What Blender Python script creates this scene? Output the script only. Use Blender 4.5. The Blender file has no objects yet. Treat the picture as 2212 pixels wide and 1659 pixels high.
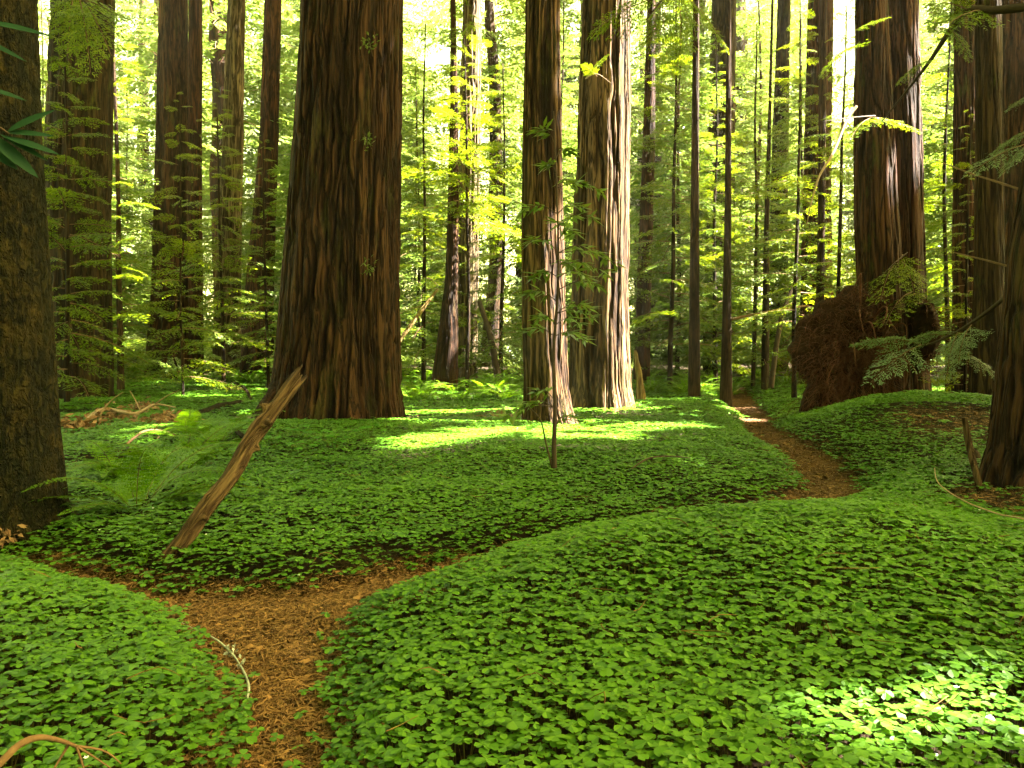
import bpy, math, random
import numpy as np
from mathutils import Vector, Matrix
R = math.radians
rs = np.random.default_rng(7)
random.seed(7)
sc = bpy.context.scene
COL = sc.collection

# ------------------------------------------------------------------ camera model
F = 800.0                      # focal length in pixels of a 1024 wide frame
PITCH = R(2.08)
CAMZ = 1.5
K = 1024.0 / 2212.0            # measurements were taken on a 2212 wide view of the photo

def ray(px, py):
    u = (px * K - 512) / F
    v = (384 - py * K) / F
    return np.array([u, v * math.sin(PITCH) + math.cos(PITCH), v * math.cos(PITCH) - math.sin(PITCH)])

def at(px, py, d):
    r = ray(px, py)
    return np.array([0, 0, CAMZ]) + r * (d / r[1])

# ------------------------------------------------------------------ noise
def _hash(ix, iy, iz, seed):
    h = (ix.astype(np.int64) * 374761393 + iy.astype(np.int64) * 668265263 + iz.astype(np.int64) * 2147483647 + seed * 144665) & 0xFFFFFFFF
    h = ((h ^ (h >> 13)) * 1274126177) & 0xFFFFFFFF
    h = ((h ^ (h >> 16)) * 2246822519) & 0xFFFFFFFF
    return ((h ^ (h >> 15)) & 0xFFFFFF) / float(0xFFFFFF)

def vnoise(x, y, z, seed=0):
    x, y, z = np.broadcast_arrays(np.asarray(x, float), np.asarray(y, float), np.asarray(z, float))
    xi, yi, zi = np.floor(x), np.floor(y), np.floor(z)
    fx, fy, fz = x - xi, y - yi, z - zi
    fx = fx * fx * fx * (fx * (fx * 6 - 15) + 10); fy = fy * fy * fy * (fy * (fy * 6 - 15) + 10); fz = fz * fz * fz * (fz * (fz * 6 - 15) + 10)
    out = 0
    for dx in (0, 1):
        wx = fx if dx else 1 - fx
        for dy in (0, 1):
            wy = fy if dy else 1 - fy
            for dz in (0, 1):
                wz = fz if dz else 1 - fz
                out = out + wx * wy * wz * _hash(xi + dx, yi + dy, zi + dz, seed)
    return out

def fbm(x, y, z, seed=0, o=3):
    s = 0; a = .5; t = 0
    for i in range(o):
        s = s + a * vnoise(np.asarray(x) * 2 ** i, np.asarray(y) * 2 ** i, np.asarray(z) * 2 ** i, seed + i * 17); t += a; a *= .5
    return s / t

def sstep(a, b, x):
    t = np.clip((np.asarray(x, float) - a) / (b - a), 0, 1)
    return t * t * (3 - 2 * t)

# ------------------------------------------------------------------ object helpers
def mesh(name, V, Fs, mats, smooth=False, midx=None, attr=None):
    """Fs: list of integer arrays (m,k) ; k may differ between the arrays"""
    me = bpy.data.meshes.new(name)
    V = np.asarray(V, np.float32)
    Fs = [np.asarray(f, np.int32) for f in Fs if len(f)]
    loops = np.concatenate([f.ravel() for f in Fs])
    tot = np.concatenate([np.full(len(f), f.shape[1], np.int32) for f in Fs])
    start = np.concatenate([[0], np.cumsum(tot)[:-1]]).astype(np.int32)
    me.vertices.add(len(V)); me.vertices.foreach_set('co', V.ravel())
    me.loops.add(len(loops)); me.loops.foreach_set('vertex_index', loops)
    me.polygons.add(len(tot)); me.polygons.foreach_set('loop_start', start); me.polygons.foreach_set('loop_total', tot)
    if smooth is True:
        me.polygons.foreach_set('use_smooth', np.ones(len(tot), bool))
    for m in (mats if isinstance(mats, (list, tuple)) else [mats]):
        me.materials.append(m)
    if midx is not None:
        mi = np.concatenate([np.full(len(f), k, np.int32) for f, k in zip(Fs, midx)])
        me.polygons.foreach_set('material_index', mi)
    me.update(calc_edges=True)
    if attr:
        for k, v in attr.items():
            a = me.attributes.new(k, 'FLOAT', 'POINT'); a.data.foreach_set('value', np.asarray(v, np.float32).ravel())
    return me

def obj(name, me, parent=None, loc=None):
    o = bpy.data.objects.new(name, me); COL.objects.link(o)
    if loc is not None: o.location = loc
    if parent is not None: o.parent = parent
    return o

def tag(o, label, cat, group=None, kind=None):
    o['label'] = label; o['category'] = cat
    if group: o['group'] = group
    if kind: o['kind'] = kind
    return o

def thing(name, label, cat, loc, group=None, rz=0):
    o = bpy.data.objects.new(name, None); COL.objects.link(o)
    o.location = loc; o.rotation_euler = (0, 0, rz); o.empty_display_size = .2
    return tag(o, label, cat, group)

def dup(root, loc, rz=0, scale=1, label=None, group=None):
    r = root.copy(); COL.objects.link(r); r.location = loc; r.rotation_euler = (0, 0, rz)
    r.scale = (scale, scale, scale) if not isinstance(scale, (tuple, list)) else scale
    if label: r['label'] = label
    if group: r['group'] = group
    for ch in root.children:
        c = ch.copy(); COL.objects.link(c); c.parent = r
    return r

def tube(P, rad, n=8, seed=0, rough=0.0, cap=True):
    P = np.asarray(P, float); m = len(P)
    rad = np.broadcast_to(np.asarray(rad, float), (m,))
    T = np.gradient(P, axis=0); T /= np.linalg.norm(T, axis=1)[:, None] + 1e-9
    up = np.array([0, 0, 1.0]) if abs(T[0][2]) < .8 else np.array([1.0, 0, 0])
    V = []
    a = np.linspace(0, 2 * np.pi, n, endpoint=False)
    N = np.cross(up, T[0]); N /= np.linalg.norm(N)
    for i in range(m):
        N = N - T[i] * N.dot(T[i]); N /= np.linalg.norm(N) + 1e-9
        B = np.cross(T[i], N)
        rr = rad[i] * np.ones(n)
        if rough:
            rr = rr * (1 + rough * (fbm(np.cos(a) * 2 + seed, np.sin(a) * 2, i * .35, seed) - .5) * 2)
        V.append(P[i] + np.outer(np.cos(a) * rr, N) + np.outer(np.sin(a) * rr, B))
    V = np.concatenate(V)
    i = np.arange(m - 1)[:, None] * n; j = np.arange(n)[None]
    j2 = (j + 1) % n
    Q = np.stack([i + j, i + j2, i + n + j2, i + n + j], -1).reshape(-1, 4)
    if cap:
        c0 = len(V); V = np.vstack([V, P[0], P[-1]])
        j = np.arange(n); j2 = (j + 1) % n
        t1 = np.stack([np.full(n, c0), j2, j, j2 * 0 + c0], -1)[:, :3]
        t2 = np.stack([np.full(n, c0 + 1), (m - 1) * n + j, (m - 1) * n + j2], -1)
        return V, [Q, t1, t2]
    return V, [Q]

def spline(P, n):
    P = np.asarray(P, float)
    t = np.linspace(0, len(P) - 1, n); i = np.clip(t.astype(int), 0, len(P) - 2); f = (t - i)[:, None]
    p0 = P[np.clip(i - 1, 0, None)]; p1 = P[i]; p2 = P[i + 1]; p3 = P[np.clip(i + 2, None, len(P) - 1)]
    return .5 * ((2 * p1) + (-p0 + p2) * f + (2 * p0 - 5 * p1 + 4 * p2 - p3) * f ** 2 + (-p0 + 3 * p1 - 3 * p2 + p3) * f ** 3)

class Bag:
    """collects geometry for one mesh"""
    def __init__(s): s.V = []; s.F = {}; s.n = 0
    def add(s, V, Fs, m=0):
        for f in Fs:
            f = np.asarray(f)
            if len(f): s.F.setdefault((f.shape[1], m), []).append(f + s.n)
        s.V.append(np.asarray(V, np.float32)); s.n += len(V)
        return s
    def mesh(s, name, mats, smooth=False):
        ks = sorted(s.F)
        return mesh(name, np.concatenate(s.V), [np.concatenate(s.F[k]) for k in ks], mats, smooth, [k[1] for k in ks])

def kites(B, D, N, L, W, fold=0.0):
    """leaf quads: base B, direction D, approximate normal N, length L, width W -> V,F"""
    D = D / (np.linalg.norm(D, axis=1)[:, None] + 1e-9)
    S = np.cross(N, D); S /= np.linalg.norm(S, axis=1)[:, None] + 1e-9
    U = np.cross(D, S)
    L = np.broadcast_to(L, (len(B),))[:, None]; W = np.broadcast_to(W, (len(B),))[:, None]
    mid = B + D * L * .45 + U * W * fold
    V = np.stack([B, mid + S * W * .5, B + D * L, mid - S * W * .5], 1).reshape(-1, 3)
    Fq = np.arange(len(B) * 4).reshape(-1, 4)
    return V, [Fq]

# ------------------------------------------------------------------ materials
def nt(name):
    m = bpy.data.materials.new(name); m.use_nodes = True
    t = m.node_tree; t.nodes.clear()
    return m, t, t.nodes.new

def ramp(t, fac, stops):
    r = t.nodes.new('ShaderNodeValToRGB')
    e = r.color_ramp.elements
    while len(e) < len(stops): e.new(.5)
    for k, (p, c) in zip(e, stops): k.position = p; k.color = (*c, 1)
    t.links.new(fac, r.inputs[0]); return r.outputs[0]

def noise_node(t, scale, detail=3, vec=None, rough=.55):
    n = t.nodes.new('ShaderNodeTexNoise'); n.inputs['Scale'].default_value = scale
    n.inputs['Detail'].default_value = detail; n.inputs['Roughness'].default_value = rough
    if vec is not None: t.links.new(vec, n.inputs['Vector'])
    return n.outputs['Fac']

def mapped(t, scale):
    tc = t.nodes.new('ShaderNodeTexCoord'); mp = t.nodes.new('ShaderNodeMapping')
    mp.inputs['Scale'].default_value = scale; t.links.new(tc.outputs['Object'], mp.inputs['Vector'])
    return mp.outputs['Vector']

def mixc(t, fac, a, b, mode='MIX'):
    m = t.nodes.new('ShaderNodeMix'); m.data_type = 'RGBA'; m.blend_type = mode
    for i, v in ((0, fac), (6, a), (7, b)):
        if hasattr(v, 'is_linked'): t.links.new(v, m.inputs[i])
        elif isinstance(v, (int, float)): m.inputs[i].default_value = v
        else: m.inputs[i].default_value = (*v, 1)
    return m.outputs[2]

def leaf_mat(name, c1, c2, c3, trans=.4, gloss=.25, rough=.45, tcol=(1.25, 1.2, .5), nscale=.35, sheen=0.0):
    m, t, new = nt(name)
    g = new('ShaderNodeNewGeometry'); oi = new('ShaderNodeObjectInfo')
    n = noise_node(t, nscale, 3, mapped(t, (1, 1, 1)))
    a = new('ShaderNodeMath'); a.operation = 'MULTIPLY_ADD'; t.links.new(g.outputs['Random Per Island'], a.inputs[0]); a.inputs[1].default_value = .55
    b = new('ShaderNodeMath'); b.operation = 'MULTIPLY_ADD'; t.links.new(n, b.inputs[0]); b.inputs[1].default_value = .9; b.inputs[2].default_value = -.28
    t.links.new(b.outputs[0], a.inputs[2])
    d = new('ShaderNodeMath'); d.operation = 'MULTIPLY_ADD'; t.links.new(oi.outputs['Random'], d.inputs[0]); d.inputs[1].default_value = .25
    t.links.new(a.outputs[0], d.inputs[2])
    c = ramp(t, d.outputs[0], [(.1, c1), (.5, c2), (.95, c3)])
    p = new('ShaderNodeBsdfPrincipled'); t.links.new(c, p.inputs['Base Color'])
    p.inputs['Roughness'].default_value = rough; p.inputs['Specular IOR Level'].default_value = gloss
    p.inputs['Sheen Weight'].default_value = sheen; p.inputs['Sheen Roughness'].default_value = .45
    tr = new('ShaderNodeBsdfTranslucent'); t.links.new(mixc(t, 1.0, c, tcol, 'MULTIPLY'), tr.inputs['Color'])
    mx = new('ShaderNodeMixShader'); mx.inputs[0].default_value = trans
    t.links.new(p.outputs[0], mx.inputs[1]); t.links.new(tr.outputs[0], mx.inputs[2])
    o = new('ShaderNodeOutputMaterial'); t.links.new(mx.outputs[0], o.inputs[0])
    return m

def bark_mat(name, deep, mid, ridge, moss=0.0, mosscol=(.06, .075, .012), fib=(55, 55, 2.2), bump=.8, blotch=None, crk=(9, 9, .75)):
    m, t, new = nt(name)
    at_ = new('ShaderNodeAttribute'); at_.attribute_name = 'furrow'
    fine = noise_node(t, 1.0, 5, mapped(t, fib), .65)
    big = noise_node(t, 1.0, 3, mapped(t, (1.7, 1.7, .45)))
    a = new('ShaderNodeMath'); a.operation = 'MULTIPLY_ADD'; t.links.new(fine, a.inputs[0]); a.inputs[1].default_value = .65; a.inputs[2].default_value = -.33
    s = new('ShaderNodeMath'); s.operation = 'ADD'; t.links.new(a.outputs[0], s.inputs[0]); t.links.new(at_.outputs['Fac'], s.inputs[1])
    c = ramp(t, s.outputs[0], [(.05, deep), (.42, mid), (1.0, ridge)])
    cn = noise_node(t, 1.0, 3, mapped(t, crk), .6); t.nodes[-1].inputs['Distortion'].default_value = .5
    cs = new('ShaderNodeMath'); cs.operation = 'SUBTRACT'; t.links.new(cn, cs.inputs[0]); cs.inputs[1].default_value = .5
    cabs = new('ShaderNodeMath'); cabs.operation = 'ABSOLUTE'; t.links.new(cs.outputs[0], cabs.inputs[0])
    crack = ramp(t, cabs.outputs[0], [(.0, (0, 0, 0)), (.10, (1, 1, 1))])
    c = mixc(t, crack, deep, c)
    v = ramp(t, big, [(.3, (.65, .62, .62)), (.7, (1.25, 1.2, 1.1))])
    c = mixc(t, 1.0, c, v, 'MULTIPLY')
    if blotch:
        bl = noise_node(t, 1.0, 4, mapped(t, (5, 5, 3.2)), .7)
        f = ramp(t, bl, [(.48, (0, 0, 0)), (.6, (1, 1, 1))])
        c = mixc(t, f, c, blotch)
    if moss:
        mn = noise_node(t, 1.0, 5, mapped(t, (2.3, 2.3, .7)), .7)
        f = ramp(t, mn, [(.62 - .3 * moss, (0, 0, 0)), (.85 - .3 * moss, (.8, .8, .8))])
        c = mixc(t, f, c, mosscol)
    p = new('ShaderNodeBsdfPrincipled'); t.links.new(c, p.inputs['Base Color'])
    p.inputs['Roughness'].default_value = .9; p.inputs['Specular IOR Level'].default_value = .15
    b = new('ShaderNodeBump'); b.inputs['Strength'].default_value = bump; b.inputs['Distance'].default_value = .03
    hm = new('ShaderNodeMath'); hm.operation = 'MULTIPLY_ADD'; t.links.new(crack, hm.inputs[0]); hm.inputs[1].default_value = .8
    t.links.new(s.outputs[0], hm.inputs[2]); t.links.new(hm.outputs[0], b.inputs['Height']); t.links.new(b.outputs[0], p.inputs['Normal'])
    o = new('ShaderNodeOutputMaterial'); t.links.new(p.outputs[0], o.inputs[0])
    return m

def wood_mat(name, c1, c2, fib=(30, 30, 30), bump=.4):
    m, t, new = nt(name)
    g = new('ShaderNodeNewGeometry')
    n = noise_node(t, 1.0, 4, mapped(t, fib), .65)
    a = new('ShaderNodeMath'); a.operation = 'MULTIPLY_ADD'; t.links.new(g.outputs['Random Per Island'], a.inputs[0]); a.inputs[1].default_value = .5
    t.links.new(n, a.inputs[2])
    c = ramp(t, a.outputs[0], [(.35, c1), (1.0, c2)])
    p = new('ShaderNodeBsdfPrincipled'); t.links.new(c, p.inputs['Base Color']); p.inputs['Roughness'].default_value = .85
    p.inputs['Specular IOR Level'].default_value = .2
    b = new('ShaderNodeBump'); b.inputs['Strength'].default_value = bump; b.inputs['Distance'].default_value = .01
    t.links.new(n, b.inputs['Height']); t.links.new(b.outputs[0], p.inputs['Normal'])
    o = new('ShaderNodeOutputMaterial'); t.links.new(p.outputs[0], o.inputs[0])
    return m

def soil_mat(name, cols, scale=22):
    m, t, new = nt(name)
    n1 = noise_node(t, scale, 6, mapped(t, (1, 1, 1)), .7)
    n2 = noise_node(t, 1.3, 3, mapped(t, (1, 1, 1)))
    a = new('ShaderNodeMath'); a.operation = 'MULTIPLY_ADD'; t.links.new(n2, a.inputs[0]); a.inputs[1].default_value = .5; a.inputs[2].default_value = -.25
    s = new('ShaderNodeMath'); s.operation = 'ADD'; t.links.new(a.outputs[0], s.inputs[0]); t.links.new(n1, s.inputs[1])
    c = ramp(t, s.outputs[0], [(.25, cols[0]), (.5, cols[1]), (.8, cols[2])])
    p = new('ShaderNodeBsdfPrincipled'); t.links.new(c, p.inputs['Base Color']); p.inputs['Roughness'].default_value = .95
    p.inputs['Specular IOR Level'].default_value = .1
    b = new('ShaderNodeBump'); b.inputs['Strength'].default_value = .8; b.inputs['Distance'].default_value = .03
    t.links.new(n1, b.inputs['Height']); t.links.new(b.outputs[0], p.inputs['Normal'])
    o = new('ShaderNodeOutputMaterial'); t.links.new(p.outputs[0], o.inputs[0])
    return m

M = {}
M['clover'] = leaf_mat('clover_leaf', (.028, .088, .008), (.074, .182, .012), (.115, .240, .017), trans=.3, gloss=.22, rough=.42, tcol=(1.5, 1.25, .3), nscale=.5)
M['stem'] = wood_mat('clover_stem', (.05, .07, .01), (.10, .08, .02))
M['petal'] = wood_mat('white_petal', (.7, .7, .72), (.8, .8, .8))
M['fern'] = leaf_mat('fern_leaf', (.05, .135, .003), (.085, .19, .004), (.12, .24, .006), trans=.45, gloss=.2, tcol=(1.4, 1.2, .4))
M['deadfern'] = wood_mat('dead_fern', (.09, .042, .020), (.25, .145, .075))
M['needle'] = leaf_mat('conifer_needle', (.036, .074, .004), (.078, .136, .009), (.145, .20, .016), trans=.5, gloss=.25, tcol=(1.6, 1.3, .35))
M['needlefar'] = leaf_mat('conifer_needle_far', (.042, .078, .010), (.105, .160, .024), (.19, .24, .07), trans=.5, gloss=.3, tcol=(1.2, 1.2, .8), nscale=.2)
M['silver'] = leaf_mat('pale_needle', (.07, .11, .05), (.12, .17, .09), (.17, .22, .12), trans=.3, gloss=.3, tcol=(1.2, 1.2, .6))
M['tanoak'] = leaf_mat('tanoak_leaf', (.055, .10, .012), (.095, .16, .02), (.15, .22, .05), trans=.35, gloss=.5, rough=.35, tcol=(1.5, 1.3, .4))
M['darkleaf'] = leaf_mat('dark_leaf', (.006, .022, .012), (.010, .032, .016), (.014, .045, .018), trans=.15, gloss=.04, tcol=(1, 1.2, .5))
M['maple'] = leaf_mat('maple_leaf', (.05, .16, .01), (.08, .23, .02), (.10, .27, .03), trans=.5, gloss=.25)
M['bark'] = bark_mat('redwood_bark', (.005, .002, .001), (.019, .0074, .0031), (.060, .027, .0118), moss=.25, mosscol=(.05,.045,.010))
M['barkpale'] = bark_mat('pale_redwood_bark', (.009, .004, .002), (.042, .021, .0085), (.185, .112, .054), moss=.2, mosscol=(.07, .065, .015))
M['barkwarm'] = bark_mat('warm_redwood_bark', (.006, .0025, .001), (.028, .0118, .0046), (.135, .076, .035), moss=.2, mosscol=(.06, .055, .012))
M['barkred'] = bark_mat('red_bark', (.006, .0022, .001), (.024, .0085, .0037), (.064, .026, .0115), moss=.12)
M['barkgrey'] = bark_mat('grey_bark', (.014, .008, .004), (.075, .052, .024), (.18, .135, .072), moss=.2)
M['barkdark'] = bark_mat('dark_bark', (.004, .002, .0015), (.018, .009, .0045), (.045, .027, .012), moss=.2)
M['barkmoss'] = bark_mat('mossy_bark', (.004, .003, .001), (.014, .011, .003), (.034, .025, .006), moss=.75, mosscol=(.006, .008, .0025), fib=(70, 70, 34), bump=1.3, blotch=(.046, .031, .006), crk=(17, 17, 8))
M['barkslim'] = bark_mat('slim_bark', (.010, .005, .003), (.030, .015, .007), (.060, .034, .016), moss=.1, fib=(40, 40, 3))
M['log'] = bark_mat('weathered_log', (.026, .013, .006), (.075, .045, .020), (.155, .105, .055), moss=.0, fib=(50, 50, 3), bump=.8, crk=(14, 14, 1.0))
M['snag'] = bark_mat('mossy_snag', (.10, .06, .02), (.22, .16, .05), (.34, .27, .10), moss=.4, mosscol=(.14, .16, .02))
M['twig'] = wood_mat('twig_brown', (.07, .035, .018), (.17, .10, .05))
M['twigdark'] = wood_mat('twig_dark', (.022, .014, .009), (.05, .032, .02))
M['twigpale'] = wood_mat('twig_pale', (.16, .095, .055), (.34, .23, .15))
M['lichen'] = wood_mat('lichen_white', (.08, .085, .06), (.42, .45, .42), fib=(45, 45, 45))
M['root'] = wood_mat('root_brown', (.024, .007, .003), (.105, .036, .016))
M['rootcore'] = soil_mat('root_soil', ((.006, .003, .002), (.022, .009, .005), (.05, .022, .012)), 9)
M['chips'] = wood_mat('needle_litter', (.044, .020, .007), (.235, .130, .052))
M['path'] = soil_mat('path_litter', ((.022, .010, .004), (.075, .036, .012), (.15, .078, .028)), 60)
M['soil'] = soil_mat('forest_soil', ((.006, .004, .002), (.018, .011, .005), (.040, .024, .010)), 30)

# ------------------------------------------------------------------ terrain
PA = [(-.86, 1.0, .26), (-.86, 2.0, .25), (-.88, 2.9, .22), (-1.02, 3.6, .25), (-1.32, 4.3, .38), (-1.45, 4.75, .5)]
PB = [(-1.45, 4.75, .5), (-1.15, 5.0, .40), (-.72, 5.4, .36), (-.25, 5.85, .26), (.6, 6.5, .17), (1.5, 7.1, .17), (2.45, 7.75, .30),
      (3.5, 8.8, .38), (4.05, 10.5, .33), (4.3, 12.8, .32), (5.05, 16.3, .36), (6.25, 20.5, .38), (7.3, 25.5, .55), (9, 33, .6)]
PC = [(-1.45, 4.75, .5), (-2.0, 5.1, .30), (-2.7, 5.4, .20), (-3.6, 5.9, .14), (-6, 6.9, .3), (-9, 7.6, .3)]

def path_sd(x, y):
    x = np.asarray(x, float); y = np.asarray(y, float)
    best = np.full(np.broadcast(x, y).shape, 1e9)
    for P in (PA, PB, PC):
        Q = np.array(P); Q = spline(Q, len(P) * 4)
        for a, b in zip(Q[:-1], Q[1:]):
            dx, dy = b[0] - a[0], b[1] - a[1]
            t = np.clip(((x - a[0]) * dx + (y - a[1]) * dy) / (dx * dx + dy * dy), 0, 1)
            d = np.hypot(x - a[0] - t * dx, y - a[1] - t * dy) - (a[2] + t * (b[2] - a[2]))
            best = np.minimum(best, d)
    return best

def gau(x, y, cx, cy, sx, sy): return np.exp(-((x - cx) / sx) ** 2 - ((y - cy) / sy) ** 2)

def hfun(x, y, sd=None):
    x = np.asarray(x, float); y = np.asarray(y, float)
    if sd is None: sd = path_sd(x, y)
    h = .85 * sstep(22, 48, y) + .25 * sstep(6, 14, np.abs(x - 1) - .35 * y)
    h = h + .55 * gau(x, y, 6.6, 12.6, 2.3, 2.4) + .30 * gau(x, y, 9.5, 15.5, 3.5, 3.5)
    h = h + .21 * gau(x, y, 1.6, 5.1, 2.2, 1.3) + .06 * gau(x, y, -2.6, 3.6, 1.2, 1.0) + .03 * gau(x, y, 3.8, 5.0, 1.8, .9) - .14 * gau(x, y, 4.9, 6.6, 1.9, .8)
    h = h + .10 * gau(x, y, 1.0, 10.5, 2.5, 2.0) + .12 * gau(x, y, -4.5, 13, 3.0, 2.5) + .10 * gau(x, y, 3.5, 19.5, 1.6, 1.5)
    h = h + .14 * (fbm(x * .45, y * .45, 0, 3, 3) - .5) * sstep(1, 4, y)
    return h - .12 * (1 - sstep(-.12, .3, sd)) - .13 * (1 - sstep(.1, 1.2, sd)) + .10

def hz(x, y): return float(hfun(np.array([x]), np.array([y]))[0])

def ground(px, py, up=0.0):
    r = ray(px, py); d = np.linspace(1.5, 90, 1800) / r[1]
    P = np.array([0, 0, CAMZ])[None] + d[:, None] * r[None]
    below = np.nonzero(P[:, 2] <= hfun(P[:, 0], P[:, 1]) + up)[0]
    return P[below[0]] if len(below) else P[-1]

def geo(a, b, n): return a + (b - a) * (np.linspace(0, 1, n) ** 2.6)
xs = np.concatenate([-9 - geo(0, 600, 34)[::-1], np.arange(-8.9, 12, .1), 12 + geo(0, 600, 34)])
ys = np.concatenate([-geo(.1, 200, 16)[::-1], np.arange(0, 30, .1), 30 + geo(0, 700, 50)])
X, Y = np.meshgrid(xs, ys); SD = path_sd(X, Y); Z = hfun(X, Y, SD)
GV = np.stack([X, Y, Z], -1).reshape(-1, 3); nx = len(xs)
ii, jj = np.meshgrid(np.arange(nx - 1), np.arange(len(ys) - 1)); b0 = (jj * nx + ii)
GQ = np.stack([b0, b0 + 1, b0 + nx + 1, b0 + nx], -1).reshape(-1, 4)
onpath = SD.ravel()[GQ].mean(1) < 0.03

def submesh(name, Q, mat):
    u, inv = np.unique(Q, return_inverse=True)
    return mesh(name, GV[u], [inv.reshape(-1, 4)], mat, True)
g = obj('ground', submesh('ground', GQ[~onpath], M['soil'])); tag(g, 'dark forest floor soil under the clover', 'ground', kind='structure')
g = obj('path', submesh('path', GQ[onpath], M['path'])); tag(g, 'narrow reddish brown footpath winding through the clover', 'path', kind='structure')

# bare spots of brown litter inside the clover (x, y, radius)
def spot(px, py, r): p = ground(px, py); return (p[0], p[1], r)
SPOTS = [spot(2140, 1085, .55), spot(2180, 1060, .6), spot(2060, 915, 1.1), spot(2130, 925, 1.0), spot(700, 918, .6), spot(850, 905, .7), spot(760, 912, .7), spot(560, 905, .9),
         spot(250, 905, .6), spot(180, 930, .6), spot(330, 890, .4), spot(200, 1010, .6), spot(150, 900, .7)]
def bare(x, y):
    b = np.zeros(np.shape(x))
    for sx, sy, r in SPOTS:
        b = np.maximum(b, 1 - sstep(.4, 1.2, np.hypot(x - sx, (y - sy)) / r + .5 * (fbm(x * 2.2, y * 2.2, 0, 31, 2) - .5)))
    return b

# ------------------------------------------------------------------ clover
def leaf_proto(lod):
    V = []; Fp = []
    for k in range(3):
        a = k * 2 * np.pi / 3
        if lod == 0: pts = [(0, 0), (.22, .16), (.36, .38), (.50, .60), (.34, .86), (.14, .95), (0, .80)]
        elif lod == 1: pts = [(0, 0), (.34, .36), (.50, .66), (.22, .95), (0, .80)]
        else: pts = [(0, 0), (.52, .55), (.2, .95), (0, .82)]
        for s in (1, -1):
            b = len(V)
            for (px, py) in pts:
                x, y = s * px, py
                z = -.28 * y * y + .16 * abs(x) * (1.0)
                V.append((x * math.cos(a) - y * math.sin(a), x * math.sin(a) + y * math.cos(a), z))
            idx = list(range(b, b + len(pts)))
            Fp.append(idx if s < 0 else idx[::-1])
    return np.array(V) * .56, np.array(Fp)

def scatter(y0, y1, sp, seed, k=.74, m=.7):
    r = np.random.default_rng(seed)
    xm = k * y1 + m
    gx, gy = np.meshgrid(np.arange(-xm, xm, sp), np.arange(y0, y1, sp))
    x = gx.ravel() + r.uniform(-.5, .5, gx.size) * sp * 1.25; y = gy.ravel() + r.uniform(-.5, .5, gx.size) * sp * 1.25
    keep = np.abs(x) < k * y + m
    return x[keep], y[keep], r

cb = Bag(); fl = Bag()
TREEBASES = []   # filled below (x, y, r)
def build_clover():
    for (y0, y1, sp, size, lod, seed) in ((1.7, 5.2, .034, .061, 0, 1), (5.2, 9.5, .037, .065, 1, 2), (9.5, 16, .048, .074, 1, 3), (16, 34, .085, .115, 2, 4)):
        x, y, r = scatter(y0, y1, sp, seed)
        sd = path_sd(x, y)
        dens = 1 - .93 * bare(x, y)
        dens *= sstep(-.06, .05, sd + r.normal(0, .06, len(x)) + .16 * (fbm(x * 3.5, y * 3.5, 0, 71, 2) - .5))
        dens *= 1 - .12 * sstep(.60, .72, fbm(x * .9, y * .9, 2, 11, 3))
        for (tx, ty, tr) in TREEBASES:
            dens = dens * (np.hypot(x - tx, y - ty) > tr)
        keep = r.uniform(0, 1, len(x)) < dens
        x, y, sd = x[keep], y[keep], sd[keep]; n = len(x)
        H = (.155 + .08 * (fbm(x * 1.6, y * 1.6, 0, 21, 3) - .5)) * (.5 + .5 * sstep(-.05, .25, sd)) * (1 - .5 * bare(x, y))
        u = r.uniform(0, 1, n)
        hh = H * np.where(u < .22, .35 + 1.2 * u, .80 + .20 * u) + r.normal(0, .008, n)
        z = hfun(x, y, sd) + np.maximum(hh, .015)
        s = size * r.lognormal(0, .22, n) * (.75 + .35 * u)
        P, Fp = leaf_proto(lod)
        az = r.uniform(0, 2 * np.pi, n); tilt = np.abs(r.normal(0, R(9), n)); ta = r.uniform(0, 2 * np.pi, n)
        ca, sa = np.cos(az), np.sin(az)
        V = np.empty((n, len(P), 3))
        V[..., 0] = P[None, :, 0] * ca[:, None] - P[None, :, 1] * sa[:, None]
        V[..., 1] = P[None, :, 0] * sa[:, None] + P[None, :, 1] * ca[:, None]
        V[..., 2] = P[None, :, 2] * r.uniform(.1, 1.3, n)[:, None]
        tx, ty = np.tan(tilt) * np.cos(ta), np.tan(tilt) * np.sin(ta)
        V[..., 2] += V[..., 0] * tx[:, None] + V[..., 1] * ty[:, None]
        V *= s[:, None, None]
        V[..., 0] += x[:, None]; V[..., 1] += y[:, None]; V[..., 2] += z[:, None]
        FF = (Fp[None] + (np.arange(n) * len(P))[:, None, None]).reshape(-1, Fp.shape[1])
        cb.add(V.reshape(-1, 3), [FF], 0)
        if lod == 0:                                   # stems
            q = r.uniform(0, 1, n) < .6
            bx, by, bz = x[q], y[q], z[q]; k = len(bx)
            g0 = np.stack([bx + r.normal(0, .015, k), by + r.normal(0, .015, k), hfun(bx, by, sd[q])], 1)
            t0 = np.stack([bx, by, bz], 1); w = np.array([.0011, 0, 0])
            SV = np.stack([g0 - w, g0 + w, t0 + w, t0 - w], 1).reshape(-1, 3)
            cb.add(SV, [np.arange(k * 4).reshape(-1, 4)], 1)
        if lod < 2:                                    # scattered white flowers
            q = np.nonzero(r.uniform(0, 1, n) < .0009)[0]
            for i in q:
                a = np.arange(5) * 2 * np.pi / 5
                D = np.stack([np.cos(a), np.sin(a), np.full(5, .6)], 1)
                Vk, Fk = kites(np.repeat([[x[i], y[i], z[i] + .025]], 5, 0), D, np.tile([0, 0, 1.0], (5, 1)), .012, .009)
                cb.add(Vk, Fk, 2)

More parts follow.
